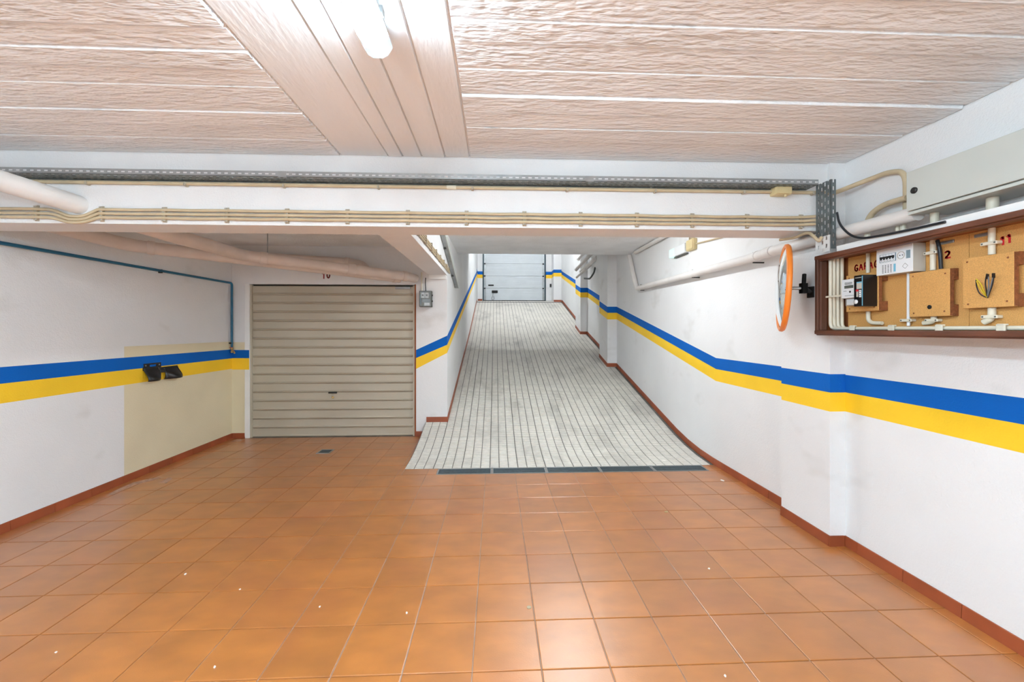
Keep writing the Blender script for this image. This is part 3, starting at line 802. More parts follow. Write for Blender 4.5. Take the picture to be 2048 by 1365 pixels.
# ------------------------------------------------------------------ right wall: drain pipe
t = thing('drain_pipe', (2.27, 4.4, 2.1), 'long white pipe along the right wall, turning up near the slab edge', 'pipe')
D0, D1, D2 = Vector((2.232, 2.06, 2.09)), Vector((2.228, 2.65, 2.10)), Vector((2.225, 3.2, 2.105))
D3 = onX(1276, 577, 2.325); D4 = onX(1255, 512, 2.325); D4.y = min(D4.y, 7.1)
MB().tube([D0, D1, D2, onX(1500, 517, 2.29), D3], .039, 18, bend=.1).build('run', 'pvc_white', t)
MB().tube([D3 - Vector((0, .06, 0)), D3 + Vector((0, .05, .0)), D3 + Vector((0, .16, .14)), Vector((2.33, 6.99, 2.757))], .037, 18, bend=.08).build('riser', 'pvc_white', t)
E1 = onX(1500, 517, 2.29)
collar((D2, E1), .08, .039, .05, t, 'pvc_white'); collar((E1, D3), .36, .038, .05, t, 'pvc_white'); collar((D2, E1), .62, .039, .012, t, 'pvc_white')
for c_ in (onX(1507, 516, 2.29), onX(1385, 548, 2.3), D3 - Vector((0, .12, 0))):
    for s_ in (-.043, .043): MB().box(c_.x - .005, XR - .001, c_.y - .006, c_.y + .006, c_.z + s_ - .005, c_.z + s_ + .005).build('bracket', 'black_metal', t)
tag(MB().tube([(2.34, 2.95, 2.765), (2.34, 6.72, 2.765)], .03, 14).build('drain_pipe', 'pvc_white'), 'straight white pipe tucked into the corner of the slab and right wall', 'pipe')
# emergency light and its junction box
a, b = onX(1345, 500, XR - .05), onX(1371, 495, XR - .05)
t = thing('emergency_light', (XR, (a.y + b.y) / 2, 2.42), 'small white emergency light with a pale green end on the right wall', 'emergency light')
zc2 = onX(1357, 501, XR - .05).z
MB().box(XR - .055, XR, b.y + .02, a.y - .05, zc2 - .06, zc2 + .06).build('body', 'meter_white', t, bevel=.01)
MB().box(XR - .06, XR, a.y - .05, a.y + .09, zc2 - .058, zc2 + .055).build('lens', 'green_lens', t, bevel=.01)
MB().box(XR - .03, XR - .002, b.y + .02, a.y, zc2 - .075, zc2 - .06).build('base_rail', 'enclosure_dark', t)
a, b = onX(1374, 490, XR - .04), onX(1388, 490, XR - .04)
zj = onX(1381, 490, XR - .04).z
t = thing('junction_box', (XR, (a.y + b.y) / 2, zj - .05), 'yellowed square junction box beside the emergency light', 'junction box')
MB().box(XR - .05, XR, b.y, a.y, zj - .065, zj + .065).build('body', 'jbox', t, bevel=.006)
MB().box(XR - .058, XR - .05, b.y + .008, a.y - .008, zj - .055, zj + .055).build('lid', 'jbox', t, bevel=.004)
for k in range(4):
    yy = b.y + (a.y - b.y) * (.15 + .23 * k)
    MB().tube([(XR - .022, yy, zj + .06), (XR - .022, yy, 2.732)], .0095, 8).build('conduit_stub', 'conduit', t)
MB().tube([(XR - .02, a.y, zj + .01), (XR - .02, a.y + .04, zj + .01)], .010, 8).build('link', 'conduit', t)
p = onX(1450, 473, XR - .02)
tag(MB().tube([(XR - .015, b.y, zj - .005), (XR - .015, p.y, p.z), (XR - .015, 3.2, p.z + .02)], .009, 8).build('conduit', 'conduit'), 'thin conduit on the right wall running to the emergency light box', 'conduit')

# ------------------------------------------------------------------ left ramp wall: conduits and trunking
xx = XRL + .014
for k, (z, nm) in enumerate(((2.335, 'uppermost'), (2.312, 'middle'), (2.288, 'lowest'))):
    tag(MB().tube([(xx, BY1 + .01, z), (xx, 5.80 + .03 * k, z - .01)], .0085, 8).build('conduit', 'conduit'), 'conduit on the side beam towards the ramp, %s of the three' % nm, 'conduit')
c0 = None
for i in range(8):
    yy = 3.15 + i * .335
    if c0 is None:
        c0 = MB().box(XRL, XRL + .028, yy - .009, yy + .009, 2.27, 2.352).build('conduit_clip', 'clip_beige', bevel=.003)
        tag(c0, 'beige clip on the side beam conduits, first behind the cross beam', 'conduit clip', 'clips on the side beam conduits')
        first = c0
    else:
        c = first.copy(); COL.objects.link(c); c.location = first.location + Vector((0, .335 * i, 0)); c['label'] = 'beige clip on the side beam conduits, %s behind the cross beam' % ORD[i]
q0, q1 = onX(890, 470, XRL + .05), onX(915.5, 571, XRL + .05)
dq = (q1 - q0); q0 = q0 - dq * .2; dq = (q1 - q0)
ud = dq.normalized(); up = Vector((0, -ud.z, ud.y))
t = thing('cable_trunking', q1, 'grey metal trunking sloping down along the left wall of the ramp', 'cable trunking')
mid = (q0 + q1) / 2
MB().obox(mid + Vector((-.018, 0, 0)), [dq / 2, (.028, 0, 0), up * .04]).build('channel', 'zinc', t, bevel=.004)
MB().obox(mid + Vector((.012, 0, 0)), [dq / 2 * .995, (.006, 0, 0), up * .045]).build('cover', 'enclosure', t, bevel=.003)
MB().obox(q1 + Vector((-.015, 0, 0)) + ud * .01, [ud * .012, (.034, 0, 0), up * .046]).build('end_cap', 'enclosure', t, bevel=.004)
for f in (.3, .75): MB().obox(q0 + dq * f + Vector((-.032, 0, 0)), [ud * .015, (.016, 0, 0), up * .055]).build('bracket', 'enclosure_dark', t)
# white strip and small cable above the fuse box
a, b = onY(857, 554, YB - .03), onY(892, 552, YB - .03)
tag(MB().box(a.x, b.x, YB - .04, YB, a.z - .03, a.z + .028).build('mini_trunking', 'white_trim', bevel=.004), 'short white plastic trunking under the end of the side beam', 'cable trunking')
a, b = onY(838.5, 582, YB - .09), onY(863, 614, YB - .09)
t = thing('fuse_box', ((a.x + b.x) / 2, YB, b.z), 'grey fuse box with clear cover beside the roller door', 'fuse box')
x0, x1, z0, z1 = a.x, b.x, b.z, a.z; yf = YB - .09
MB().box(x0, x1, YB - .012, YB, z0, z1).box(x0, x0 + .012, yf, YB, z0, z1).box(x1 - .012, x1, yf, YB, z0, z1).box(x0, x1, yf, YB, z0, z0 + .012).box(x0, x1, yf, YB, z1 - .012, z1).build('body', 'enclosure_dark', t, bevel=.003)
wx, wz = x1 - x0, z1 - z0
for k in range(2):
    f = MB().box(x0 + wx * (.12 + .33 * k), x0 + wx * (.41 + .33 * k), YB - .07, YB - .012, z0 + wz * .56, z0 + wz * .9).build('fuse', 'meter_white', t, bevel=.004)
    MB().box(x0 + wx * (.20 + .33 * k), x0 + wx * (.33 + .33 * k), YB - .076, YB - .07, z0 + wz * .68, z0 + wz * .78).build('toggle', 'black_plastic', f)
MB().box(x0 + wx * .2, x0 + wx * .85, YB - .06, YB - .012, z0 + wz * .30, z0 + wz * .50).build('terminal_block', 'socket_grey', t, bevel=.003)
MB().box(x0 + wx * .4, x0 + wx * .85, YB - .085, YB - .084, z0 + wz * .08, z0 + wz * .26).build('label_plate', 'meter_white', t)
MB().box(x0 + .01, x0 + .02, YB - .085, YB - .015, z0 + .02, z1 - .05).build('blue_wire', 'blue_pipe', t)
MB().box(x0 + .006, x1 - .006, yf - .003, yf, z0 + .006, z1 - .006).build('cover', 'clear_cover', t)
for zz in (.35, .72): MB().box(x1, x1 + .014, yf + .02, yf + .035, z0 + wz * zz - .01, z0 + wz * zz + .012).build('latch', 'black_plastic', t)
p0, p1 = onY(858, 556, YB - .012), onY(850, 583, YB - .03)
tag(MB().tube([(p0.x - .045, YB - .012, p0.z), (p0.x - .05, YB - .014, p0.z - .07), (p1.x + .01, YB - .03, z1 + .001)], .006, 8, bend=.05).build('cable', 'wire_black'), 'short black cable dropping into the fuse box', 'cable')
tag(MB().tube([(p1.x - .05, YB - .012, 2.26), (p1.x - .045, YB - .014, z1 + .001)], .009, 8).build('conduit', 'conduit_pale'), 'short pale conduit dropping into the fuse box', 'conduit')

# ------------------------------------------------------------------ cut pipes at the upper ramp
for k, (ex, ey, ed, sx, sy, r) in enumerate(((1151, 541, 10.3, 1185, 505, .042), (1161, 543, 10.4, 1193, 516, .042), (1152, 556, 10.2, 1182, 530, .03), (1156, 520, 10.35, 1176, 496, .042))):
    s0 = onX(sx, sy, XR - .01); e0 = atd(ex, ey, ed)
    d = (s0 - e0)
    o = MB().tube([s0, e0 + d * .35, e0 + d * .3, e0], [r * 1.15, r * 1.15, r, r], 14).build('cut_pipe', 'pvc_white')
    tag(o, 'white plastic pipe stub poking out of the wall above the ramp stripes', 'pipe', 'pipe stubs over the upper ramp')
s0 = onX(1183, 545, XR)
tag(MB().tube([onX(1190, 536, XR - .004), onX(1188, 546, XR - .1), onX(1180, 558, XR - .17), onX(1169, 557, XR - .17)], .02, 10, bend=.1).build('pipe_bracket', 'enclosure_dark'), 'dark curved bracket beneath the pipe stubs over the upper ramp', 'bracket')
# small fittings beside the sectional door
tag(MB().tube([onY(1107, 511, DY2 - .06), onY(1107, 565, DY2 - .06)], .02, 8).build('conduit', 'enclosure_dark'), 'dark upright conduit beside the white sectional door', 'conduit')
q = onY(1101, 571, DY2 - .06)
tag(MB().box(q.x - .03, q.x + .03, DY2 - .1, DY2 - .05, q.z - .07, q.z + .05).build('door_switch', 'black_plastic', bevel=.01), 'small black switch on the jamb right of the sectional door', 'switch')

# ------------------------------------------------------------------ convex mirror
mc = atd(1567, 577, 2.86)
n = Vector((-.862, .505, .05)).normalized()
t = thing('convex_mirror', (mc.x, mc.y, mc.z), 'round convex traffic mirror with orange rim on the right pillar', 'mirror')
R_ = .29; sag = .05; rad = (R_ ** 2 + sag ** 2) / (2 * sag)
prof = []
for i in range(13):
    a = math.asin(R_ / rad) * (1 - i / 12); prof.append((rad * math.sin(a), rad * math.cos(a) - (rad - sag)))
MB().lathe(mc, n, prof, 64).build('mirror_face', 'mirror_glass', t)
MB().lathe(mc, n, [(R_ - .012, .006), (R_, .016), (R_ + .013, .010), (R_ + .016, -.006), (R_ + .008, -.018), (R_ - .012, -.014)], 64).build('rim', 'orange', t)
MB().lathe(mc, n, [(R_ - .005, -.012), (R_ * .75, -.025), (.06, -.032), (.0, -.032)], 48).build('back_shell', 'black_metal', t)
hub = mc - n * .03; wallp = Vector((P1, hub.y + .10, hub.z - .03))
br = MB().tube([hub, hub - n * .08], .012, 10).build('stem', 'zinc', t)
k0 = hub - n * .085
MB().tube([k0, (k0.x + .03, k0.y + .02, k0.z + .0), (P1 - .004, k0.y + .12, k0.z - .015)], .013, 10).tube([k0, k0 + Vector((.03, .03, .10))], .013, 10).obox(k0, [(.018, 0, 0), (0, .018, 0), (0, 0, .035)]).build('bracket_arm', 'black_metal', t)
MB().obox((P1 - .006, k0.y + .12, k0.z - .015), [(.006, 0, 0), (0, .03, 0), (0, 0, .04)]).build('wall_plate', 'black_metal', t, bevel=.003)

# ------------------------------------------------------------------ long grey enclosure on the right wall
EX, EY1, EY0, EZ0, EZ1 = 2.16, 2.055, .55, 2.083, 2.300
t = thing('electrical_enclosure', (2.27, 1.3, EZ0), 'long grey metal electrical enclosure above the wooden meter cabinet', 'enclosure')
MB().box(EX + .022, XR, EY0, EY1 - .004, EZ0 - .004, EZ1 + .004).build('body', 'enclosure', t, bevel=.003)
dr = MB().box(EX, EX + .016, EY0, EY1, EZ0 + .012, EZ1).build('door', 'enclosure', t, bevel=.003)
q = onX(1829, 381, EX)
MB().lathe((EX, q.y, q.z), (-1, 0, 0), [(.016, 0), (.016, .006), (.012, .009), (0, .009)], 20).build('lock', 'black_plastic', dr)
MB().box(EX + .006, EX + .03, EY0, EY1 - .002, EZ0 - .008, EZ0 + .006).build('lower_lip', 'enclosure', t)
# conduits between tray, enclosure and cabinet
xw = XR - .03
pts = [Vector((VX + .05, 2.60, 2.385)), Vector((2.26, 2.655, 2.385)), onX(1715, 368, 2.3), onX(1752, 354, xw), onX(1778, 344, xw), onX(1812, 343, xw), onX(1812, 420, xw)]
tag(MB().tube(pts, .0145, 12, bend=.08).build('conduit', 'conduit'), 'beige conduit arching from the tray drop down beside the grey enclosure', 'conduit')
tag(MB().tube([onX(1733, 450, xw - .036), onX(1742, 428, xw - .036), onX(1768, 409, xw - .036), onX(1814, 396, xw - .036)], .017, 12, bend=.08).build('conduit', 'conduit'), 'beige conduit curving from behind the white pipe into the grey enclosure', 'conduit')
tag(MB().tube([onX(1674, 425, 2.15), onX(1678, 448, 2.15), onX(1698, 470, 2.15), onX(1722, 478, 2.152), onX(1770, 470, 2.152), onX(1828, 458, 2.152), onX(1890, 444, 2.155)], .0065, 10, bend=.06).build('cable', 'wire_black'), 'black cable looping from the tray drop over the cabinet top', 'cable')

# ------------------------------------------------------------------ wooden meter cabinet
FX, BX = 2.13, 2.30                              # front of frame, face of back board
CYF, CYN = 2.64, .75                             # far and near ends
CZ0, CZ1 = 1.4355, 1.963
t = cab = thing('meter_cabinet', ((FX + XR) / 2, 1.7, CZ0), 'open dark wood meter cabinet with cork back boards on the right wall', 'cabinet')
def railx(z0, z1, nm):
    m = MB(); h = z1 - z0
    m.box(FX + .014, FX + .06, CYN, CYF, z0, z1); m.box(FX, FX + .016, CYN, CYF - .002, z0 + h * .22, z1 - h * .22 if nm == 'x' else z1)
    return m.build('frame_rail', 'wood_dark', t, bevel=.005)
railx(CZ1 - .036, CZ1, 't'); railx(CZ0, CZ0 + .034, 'b')
MB().box(FX + .014, FX + .06, CYF - .04, CYF, CZ0 + .034, CZ1 - .036).box(FX, FX + .016, CYF - .03, CYF - .006, CZ0 + .02, CZ1 - .02).build('frame_stile', 'wood_dark_v', t, bevel=.005)
MB().box(FX + .06, XR - .002, CYF - .016, CYF - .002, CZ0 + .004, CZ1 - .004).build('side_panel', 'wood_red', t)
MB().box(FX + .06, XR - .002, CYN, CYF - .016, CZ1 - .02, CZ1 - .004).build('top_panel', 'wood_red', t)
MB().box(FX + .06, XR - .002, CYN, CYF - .016, CZ0 + .004, CZ0 + .02).build('bottom_panel', 'wood_dark', t)
MB().box(BX + .012, XR - .004, CYN, CYF - .016, CZ0 + .02, CZ1 - .02).build('back_panel', 'wood_red', t)
cork_edges = [CYF - .075, 1.885, 1.30, CYN]
corks = []
for a, b in zip(cork_edges, cork_edges[1:]):
    corks.append(MB().box(BX, BX + .012, b + .0012, a - .0012, CZ0 + .021, CZ1 - .021).build('cork_board', 'cork', t))
def rl(text, px, py, h, wd, st, parent, slope=0.):
    o_ = onX(px, py, BX - .0012)
    letters('lettering', text, (BX - .0012, o_.y, o_.z), (0, -1, 0), (0, 0, 1), h, wd, st, 'red_ink', parent, .3, slope)
rl('GARAG', 1709, 543, .040, .026, .0042, corks[0], .03)
rl('2', 1889, 517, .036, .030, .0044, corks[0])
rl('11', 2001, 490, .038, .018, .0044, corks[1], .2)
for px, py in ((1893, 485), (1966, 470)):
    q = onX(px, py, BX - .003)
    MB().box(BX - .006, BX, q.y - .035, q.y + .035, q.z - .008, q.z + .008).build('mounting_strip', 'zinc', t, bevel=.003)
tag(MB().box(2.165, 2.215, CYN, 2.5, CZ1 + .001, CZ1 + .042).build('mini_trunking', 'white_trim', bevel=.004), 'long white cable trunking lying on top of the wooden meter cabinet', 'cable trunking')
# four upright conduits
for k, (px, nm) in enumerate(((1661, 'first'), (1668, 'second'), (1675.5, 'third'), (1684, 'fourth'))):
    X_ = 2.204 + .0225 * k
    q = onX(px, 600, X_); y_ = min(q.y, CYF - .032 - .022 * k * .0)
    tag(MB().tube([(X_, y_, CZ1 - .021), (X_, y_, 1.481), (X_, CYN + .01, 1.481)], .0104, 10, bend=.04).build('conduit', 'conduit_pale'), 'pale conduit down the left side of the meter cabinet, %s from the wooden side' % nm, 'conduit')
q = onX(1670, 593, 2.19)
ys_ = [min(onX(px, 600, 2.19).y, CYF - .03) for px in (1658, 1684)]
tag(MB().box(2.178, 2.186, ys_[1] - .02, CYF - .018, q.z - .006, q.z + .006).build('conduit_strap', 'conduit_pale', bevel=.002), 'pale strap across the four upright conduits in the meter cabinet', 'strap')
# saddle blocks on the horizontal run
sb = None
for px in (1704, 1782, 1878, 2002):
    q = onX(px, 660, 2.18); y_ = q.y
    if sb is None:
        sb = MB().box(2.176, 2.184, y_ - .016, y_ + .016, CZ0 + .0205 + .0, 1.498).box(2.176, 2.20, y_ - .012, y_ + .012, 1.4925, 1.5).build('conduit_clip', 'conduit_pale', bevel=.002)
        tag(sb, 'white saddle clip on the bottom cabinet conduits, first from the wooden side', 'conduit clip', 'saddle clips at the cabinet bottom'); sy = y_
    else:
        c = sb.copy(); COL.objects.link(c); c.location = sb.location + Vector((0, y_ - sy, 0)); c['label'] = 'white saddle clip on the bottom cabinet conduits, ' + {1782: 'second from the wooden side', 1878: 'under the holed cork block', 2002: 'under the block with loose wires'}[px]
# other conduits inside
def cab_pipe(pts, r, label, mt='conduit_pale', clips=(), bend=.03):
    t_ = thing('conduit', pts[0], label, 'conduit')
    MB().tube(pts, r, 10, bend=bend).build('pipe', mt, t_)
    for (y_, z_) in clips:
        c = MB().box(BX - .034, BX - .026, y_ - .032, y_ + .032, z_ - .008, z_ + .008).box(BX - .03, BX - .001, y_ - .03, y_ - .02, z_ - .007, z_ + .007).box(BX - .03, BX - .001, y_ + .02, y_ + .03, z_ - .007, z_ + .007).build('clip', 'conduit_pale', t_, bevel=.003)
        for s_ in (-.024, .024): MB().lathe((BX - .034, y_ + s_, z_), (-1, 0, 0), [(.004, 0), (.003, .002), (0, .002)], 8).build('screw', 'enclosure_dark', c)
def yz(px, py, X_=BX - .015): q = onX(px, py, X_); return q.y, q.z
y_, z_ = yz(1736, 540); y2, z2 = yz(1738, 640)
cab_pipe([(BX - .015, y_, CZ1 - .021), (BX - .015, y_, 1.82)], .0105, 'pale conduit entering the meter board from above')
cab_pipe([(BX - .02, y2, 1.585), (BX - .02, y2, 1.516), (BX - .02, y2 - .09, 1.512)], .0115, 'pale conduit curving down from under the meter board', bend=.05)
y_, z_ = yz(1866, 500)
cab_pipe([(BX - .015, y_, CZ1 - .021), (BX - .015, y_, 1.785)], .0125, 'pale clipped conduit entering the cork block under the number two', clips=((y_, yz(1866, 506)[1]),))
y_ = yz(1817, 600)[0]
cab_pipe([(BX - .015, y_, 1.79), (BX - .015, y_, 1.495)], .008, 'thin white conduit down beside the cork block', mt='meter_white', clips=((y_, yz(1820, 641)[1]),))
y_ = yz(1868, 640)[0]
cab_pipe([(BX - .016, y_, 1.545), (BX - .016, y_, 1.515), (BX - .016, y_ + .05, 1.509)], .0125, 'pale clipped conduit leaving the bottom of the holed cork block', clips=((y_, yz(1868, 641)[1]),), bend=.04)
y_ = yz(1984, 490)[0]
cab_pipe([(BX - .016, y_, CZ1 - .021), (BX - .016, y_, 1.82)], .0125, 'pale clipped conduit entering the block with loose wires', clips=((y_, yz(1984, 487)[1]),))
y_ = yz(1985, 630)[0]
cab_pipe([(BX - .018, y_, 1.575), (BX - .018, y_, 1.525), (BX - .018, y_ + .03, 1.509)], .014, 'pale clipped conduit below the block with loose wires', clips=((y_, yz(1985, 634)[1]),), bend=.035)
tag(MB().tube([onX(1874.5, 481, BX - .03), onX(1880, 500, BX - .03), onX(1882, 538, BX - .02)], .0085, 10, bend=.05).build('cable', 'wire_black'), 'thick black cable hanging into the cork block under the number two', 'cable')
for k, (px, ya_, yb3, r) in enumerate(((1735, 477, 457, .016), (1795, 463, 443, .010), (1806, 461, 441, .013), (1869, 449, 419, .018), (1985, 422, 397, .021))):
    q = onX(px, ya_, 2.27)
    zt_ = 2.06 if px < 1812 else EZ0 - .005
    tag(MB().tube([(2.27, q.y, CZ1 - .003), (2.27, q.y, zt_)], r, 12).build('conduit_stub', 'conduit_pale'), 'short pale upright conduit on the cabinet top, %s from the tray drop' % ORD[k], 'conduit', 'conduit stubs over the meter cabinet')
# cork blocks
def block(y0, y1, z0, z1, xf, label):
    t_ = thing('cork_block', (BX, (y0 + y1) / 2, z0), label, 'mounting block')
    MB().box(xf, xf + .022, y0, y1, z0, z1).build('face', 'cork', t_, bevel=.002)
    for a_ in ((xf + .0225, BX - .001, y0 - .001, y0 + .03, z1 - (z1 - z0) * .24, z1), (xf + .0225, BX - .001, y0 - .001, y0 + .03, z0, z0 + (z1 - z0) * .24), (xf + .0225, BX - .001, y1 - .03, y1, z0, z1)):
        MB().box(*a_).build('batten', 'cork_side', t_)
    MB().box(xf + .002, xf + .0215, y0 - .0012, y0 - .0002, z0 + .002, z1 - .002).build('side_face', 'cork_side', t_)
    for fy, fz in ((.1, .92), (.9, .9), (.12, .08), (.88, .1)):
        MB().lathe((xf - .0005, y1 - (y1 - y0) * fy, z0 + (z1 - z0) * fz), (-1, 0, 0), [(.0045, 0), (.0035, .0015), (0, .0015)], 8).build('screw', 'cork_side', t_)
    return t_
k0 = block(2.295, 2.515, 1.586, 1.817, 2.243, 'cork block carrying the white meter and black breaker')
k1 = block(1.93, 2.127, 1.543, 1.780, 2.253, 'cork mounting block with one round cable hole')
q = onX(1859, 614.5, 2.2525)
MB().lathe((2.2525, q.y, q.z), (-1, 0, 0), [(.011, 0), (.011, .001), (0, .001)], 14).build('cable_hole', 'pit', k1)
k2 = block(1.68, 1.874, 1.576, 1.816, 2.253, 'cork mounting block with a tuft of loose bare wires')
base = onX(1975, 596, 2.25)
for k, (pp, mt, r) in enumerate((([(1952, 560), (1953, 575), (1960, 590)], 'wire_black', .0022), ([(1952, 558), (1962, 568), (1967, 582)], 'wire_yellow', .0028), ([(1953, 562), (1959, 577), (1969, 590)], 'wire_yellow', .0022),
                                 ([(1974, 548), (1970, 565), (1973, 582)], 'wire_black', .0025), ([(1976, 552), (1978, 568), (1976, 584)], 'wire_grey', .0025), ([(1988, 549), (1985, 570), (1978, 588)], 'wire_black', .0026), ([(1986, 553), (1982, 572), (1977, 589)], 'wire_grey', .0022))):
    MB().tube([onX(x_, y_, 2.215 + .010 * i) for i, (x_, y_) in enumerate(pp)] + [base], r, 8, bend=.02).build('wire', mt, k2)
for x_, y_ in ((1975, 553), (1987, 551)):
    a_ = onX(x_, y_ - 4, 2.213); b_ = onX(x_, y_ + 5, 2.22)
    MB().tube([a_, b_], .0052, 8).build('wire_cap', 'black_plastic', k2)
# meter and breaker
t = thing('electricity_meter', (2.2, 2.41, 1.62), 'white digital electricity meter on the left cork block', 'electricity meter')
MX = 2.172
MB().box(MX, 2.242, 2.360, 2.472, 1.668, 1.785).build('body', 'meter_white', t, bevel=.005)
MB().box(MX + .02, 2.242, 2.364, 2.466, 1.62, 1.668).build('terminal_cover', 'clear_cover', t, bevel=.004)
MB().box(MX + .025, 2.24, 2.37, 2.46, 1.628, 1.662).build('terminals', 'meter_white', t)
MB().box(MX - .001, MX + .002, 2.385, 2.448, 1.728, 1.746).build('display', 'lcd', t)
for y_, z_, w_, h_2 in ((2.42, 1.762, .05, .003), (2.42, 1.756, .055, .003), (2.42, 1.750, .045, .003), (2.41, 1.682, .07, .002)):
    MB().box(MX - .0008, MX + .001, y_ - w_ / 2, y_ + w_ / 2, z_, z_ + h_2).build('print_line', 'lcd', t)
MB().lathe((MX, 2.408, 1.706), (-1, 0, 0), [(.0065, 0), (.0055, .002), (0, .002)], 12).build('button', 'black_plastic', t)
for y_ in (2.438, 2.45): MB().lathe((MX, y_, 1.712), (-1, 0, 0), [(.003, 0), (.002, .001), (0, .001)], 8).build('led', 'lcd', t)
MB().lathe((MX, 2.370, 1.765), (-1, 0, 0), [(.008, 0), (.008, .004), (0, .004)], 12).build('yellow_seal', 'yellow_spot', t)
t = thing('circuit_breaker', (2.2, 2.33, 1.611), 'black box shaped circuit breaker next to the white meter', 'circuit breaker')
KX = 2.15
MB().box(KX, 2.242, 2.301, 2.358, 1.612, 1.797).build('body', 'black_plastic', t, bevel=.003)
MB().box(KX - .001, KX + .002, 2.305, 2.338, 1.715, 1.755).build('label_plate', 'meter_grey', t)
MB().box(KX - .0012, KX + .002, 2.305, 2.338, 1.750, 1.757).build('label_band', 'label_blue', t)
MB().box(KX - .001, KX + .002, 2.308, 2.322, 1.665, 1.708).build('terminal_label', 'meter_white', t)
for z_ in (1.672, 1.685, 1.698): MB().box(KX - .0015, KX + .001, 2.312, 2.318, z_, z_ + .004).build('mark', 'ink', t)
MB().box(KX - .006, KX, 2.328, 2.334, 1.668, 1.712).build('lever', 'meter_grey', t)
MB().box(KX - .008, KX, 2.326, 2.336, 1.700, 1.712).build('test_button', 'red_handle', t)
MB().box(KX - .0008, KX + .002, 2.3005, 2.3035, 1.615, 1.79).build('edge_strip', 'label_blue', t)
MB().lathe((KX, 2.343, 1.64), (-1, 0, 0), [(.013, 0), (.013, .003), (0, .003)], 14).build('round_label', 'meter_white', t)
MB().box(KX - .001, KX + .001, 2.308, 2.348, 1.780, 1.784).build('print_line', 'meter_grey', t)
# distribution box
t = thing('distribution_box', (2.26, 2.185, 1.785), 'white distribution box with five breakers and a wall socket', 'distribution box')
QX, qy0, qy1, qz0, qz1 = 2.226, 2.082, 2.290, 1.786, 1.940
MB().box(QX, BX - .001, qy0, qy1, qz0, qz1).build('body', 'meter_grey', t, bevel=.003)
MB().box(QX - .002, QX + .004, qy0 + .001, qy1 - .001, qz0 + .001, qz1 - .002).build('front_cover', 'meter_white', t, bevel=.0015)
MB().box(QX - .0032, QX, qy1 - .118, qy1 - .022, qz0 + .072, qz0 + .118).build('breaker_window', 'socket_grey', t)
for k in range(5):
    y_ = qy1 - .035 - .0175 * k
    br = MB().box(QX - .0045, QX, y_ - .0075, y_ + .0075, qz0 + .074, qz0 + .116).build('breaker', 'meter_white', t)
    MB().box(QX - .011, QX - .004, y_ - .0055, y_ + .0055, qz0 + .093, qz0 + .104).box(QX - .009, QX - .004, y_ - .003, y_ + .003, qz0 + .086, qz0 + .094).build('toggle', 'black_plastic', br)
    MB().box(QX - .005, QX - .004, y_ - .003, y_ + .003, qz0 + .078, qz0 + .081).build('mark', 'ink', br)
yc_, zc_ = qy1 - .149, qz0 + .096
so = MB().box(QX - .0045, QX, yc_ - .024, yc_ + .024, zc_ - .024, zc_ + .024).build('socket', 'meter_white', t)
MB().lathe((QX - .0045, yc_, zc_), (-1, 0, 0), [(.021, 0), (.021, .003), (.018, .003), (.018, 0)], 20).build('socket_ring', 'meter_grey', so)
for s_ in (-1, 1): MB().lathe((QX - .0045, yc_ + s_ * .007, zc_), (-1, 0, 0), [(.003, .0), (.003, .001), (0, .001)], 8).build('socket_hole', 'ink', so)
MB().box(QX - .0035, QX, qy1 - .196, qy1 - .175, qz0 + .074, qz0 + .118).build('blank_cover', 'socket_grey', t)
for k in range(4):
    for j in range(6):
        MB().box(QX - .0026, QX, qy1 - .045 - .016 * k, qy1 - .037 - .016 * k, qz0 + .012 + .008 * j, qz0 + .0155 + .008 * j).build('print_mark', 'ink', t)
MB().box(QX - .0026, QX, qy1 - .116, qy1 - .104, qz0 + .012, qz0 + .056).build('blue_label', 'label_blue', t)
zd = qz0 + .035; yd = qy1 - .168; m = MB()
for (a0, b0), (a1, b1) in zip(((0, 1), (1, 0), (0, -1), (-1, 0)), ((1, 0), (0, -1), (-1, 0), (0, 1))):
    m.tube([(QX - .0022, yd - a0 * .015, zd + b0 * .015), (QX - .0022, yd - a1 * .015, zd + b1 * .015)], .0008, 5)
m.build('diamond_mark', 'lcd', t)

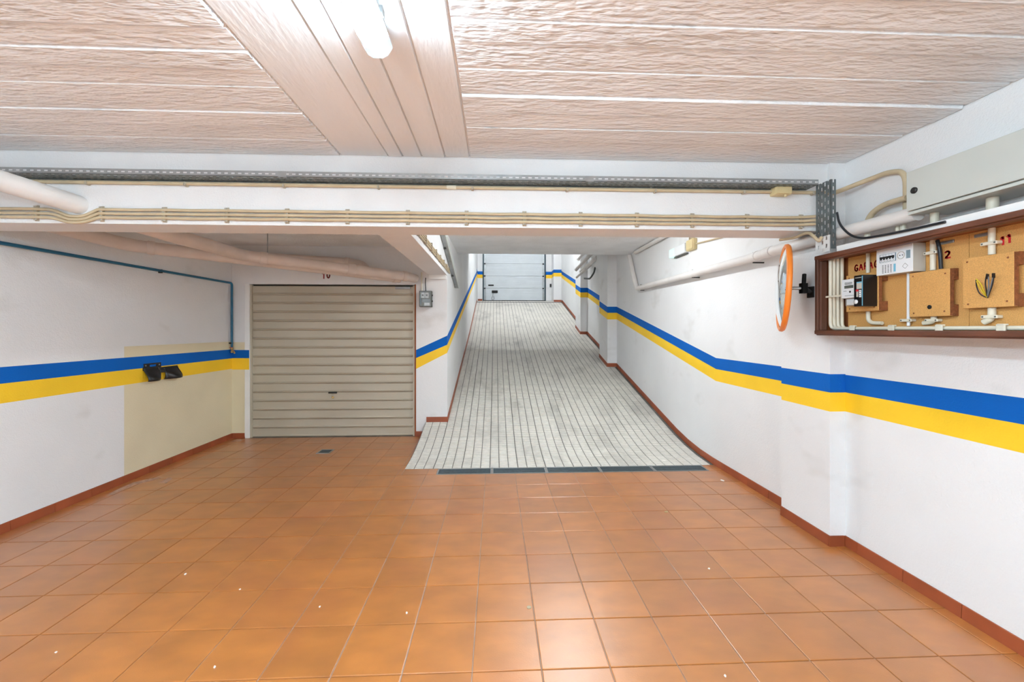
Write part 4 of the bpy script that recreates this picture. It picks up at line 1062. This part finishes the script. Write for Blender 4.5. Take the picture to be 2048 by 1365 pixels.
# ------------------------------------------------------------------ dried mortar smear beside the left skirting
for k, pp in enumerate((((215, 990), (240, 977), (266, 966), (296, 959), (318, 955), (322, 957), (300, 963), (272, 970), (250, 979), (226, 991)), ((318, 966), (338, 955), (345, 958), (332, 968)), ((462, 884), (474, 879), (488, 880), (478, 884)))):
    ring = [onZ(x_, y_, 0) for x_, y_ in pp]; n_ = len(ring)
    ring = [Vector((max(p_.x, XL + .014), min(p_.y, YB - .014), 0)) for p_ in ring]
    MB().add([(p_.x, p_.y, .0002) for p_ in ring] + [(p_.x, p_.y, .0011) for p_ in ring], [tuple(range(n_, 2 * n_))] + [(i, (i + 1) % n_, (i + 1) % n_ + n_, i + n_) for i in range(n_)]).build('mortar_smear', 'mortar', fl)

# ------------------------------------------------------------------ scraps on the floor
def scrap(name, px, py, z, r, mt, label, cat, k=7, grp=None):
    q = onZ(px, py, z); rnd = random.Random(int(px))
    ring = [(q.x + math.cos(i * 2 * math.pi / k) * r * rnd.uniform(.5, 1.2), q.y + math.sin(i * 2 * math.pi / k) * r * rnd.uniform(.5, 1.2)) for i in range(k)]
    m = MB().add([(x, y, z + .0008) for x, y in ring] + [(x, y, z + .0008 + rnd.uniform(.002, .006)) for x, y in ring] + [(q.x, q.y, z + .006)],
                 [(i, (i + 1) % k, (i + 1) % k + k, i + k) for i in range(k)] + [(i + k, (i + 1) % k + k, 2 * k) for i in range(k)] + [tuple(range(k))[::-1]])
    tag(m.build(name, mt), label, cat, grp)
scrap('paper_scrap', 1445, 962, 0, .022, 'paper', 'torn white paper scrap on the tiles by the right skirting', 'paper scrap')
scrap('dry_leaf', 1333, 1025, 0, .016, 'leaf', 'curled dry leaf lying on the terracotta tiles', 'leaf')
q = onZ(1058, 1216, 0)
tag(MB().lathe((q.x, q.y, 0.0008), (0, 0, 1), [(0, 0), (.012, 0), (.012, .002), (.009, .0025), (0, .0025)], 16).build('bottle_cap', 'coin'), 'flattened round bottle cap on the tiles', 'bottle cap')
scrap('paper_scrap', 1328, 922, .002, .03, 'paper', 'white paper scrap on the lowest ramp tiles', 'paper scrap')
for px, py in ((480, 1180), (813, 1228), (113, 1306), (1450, 1354), (1418, 1139), (640, 1215), (371, 1150), (430, 1336)):
    scrap('plaster_crumb', px, py, 0, .006, 'paper', 'tiny white plaster crumb on the terracotta tiles', 'crumb', 5, 'plaster crumbs on the tiles')
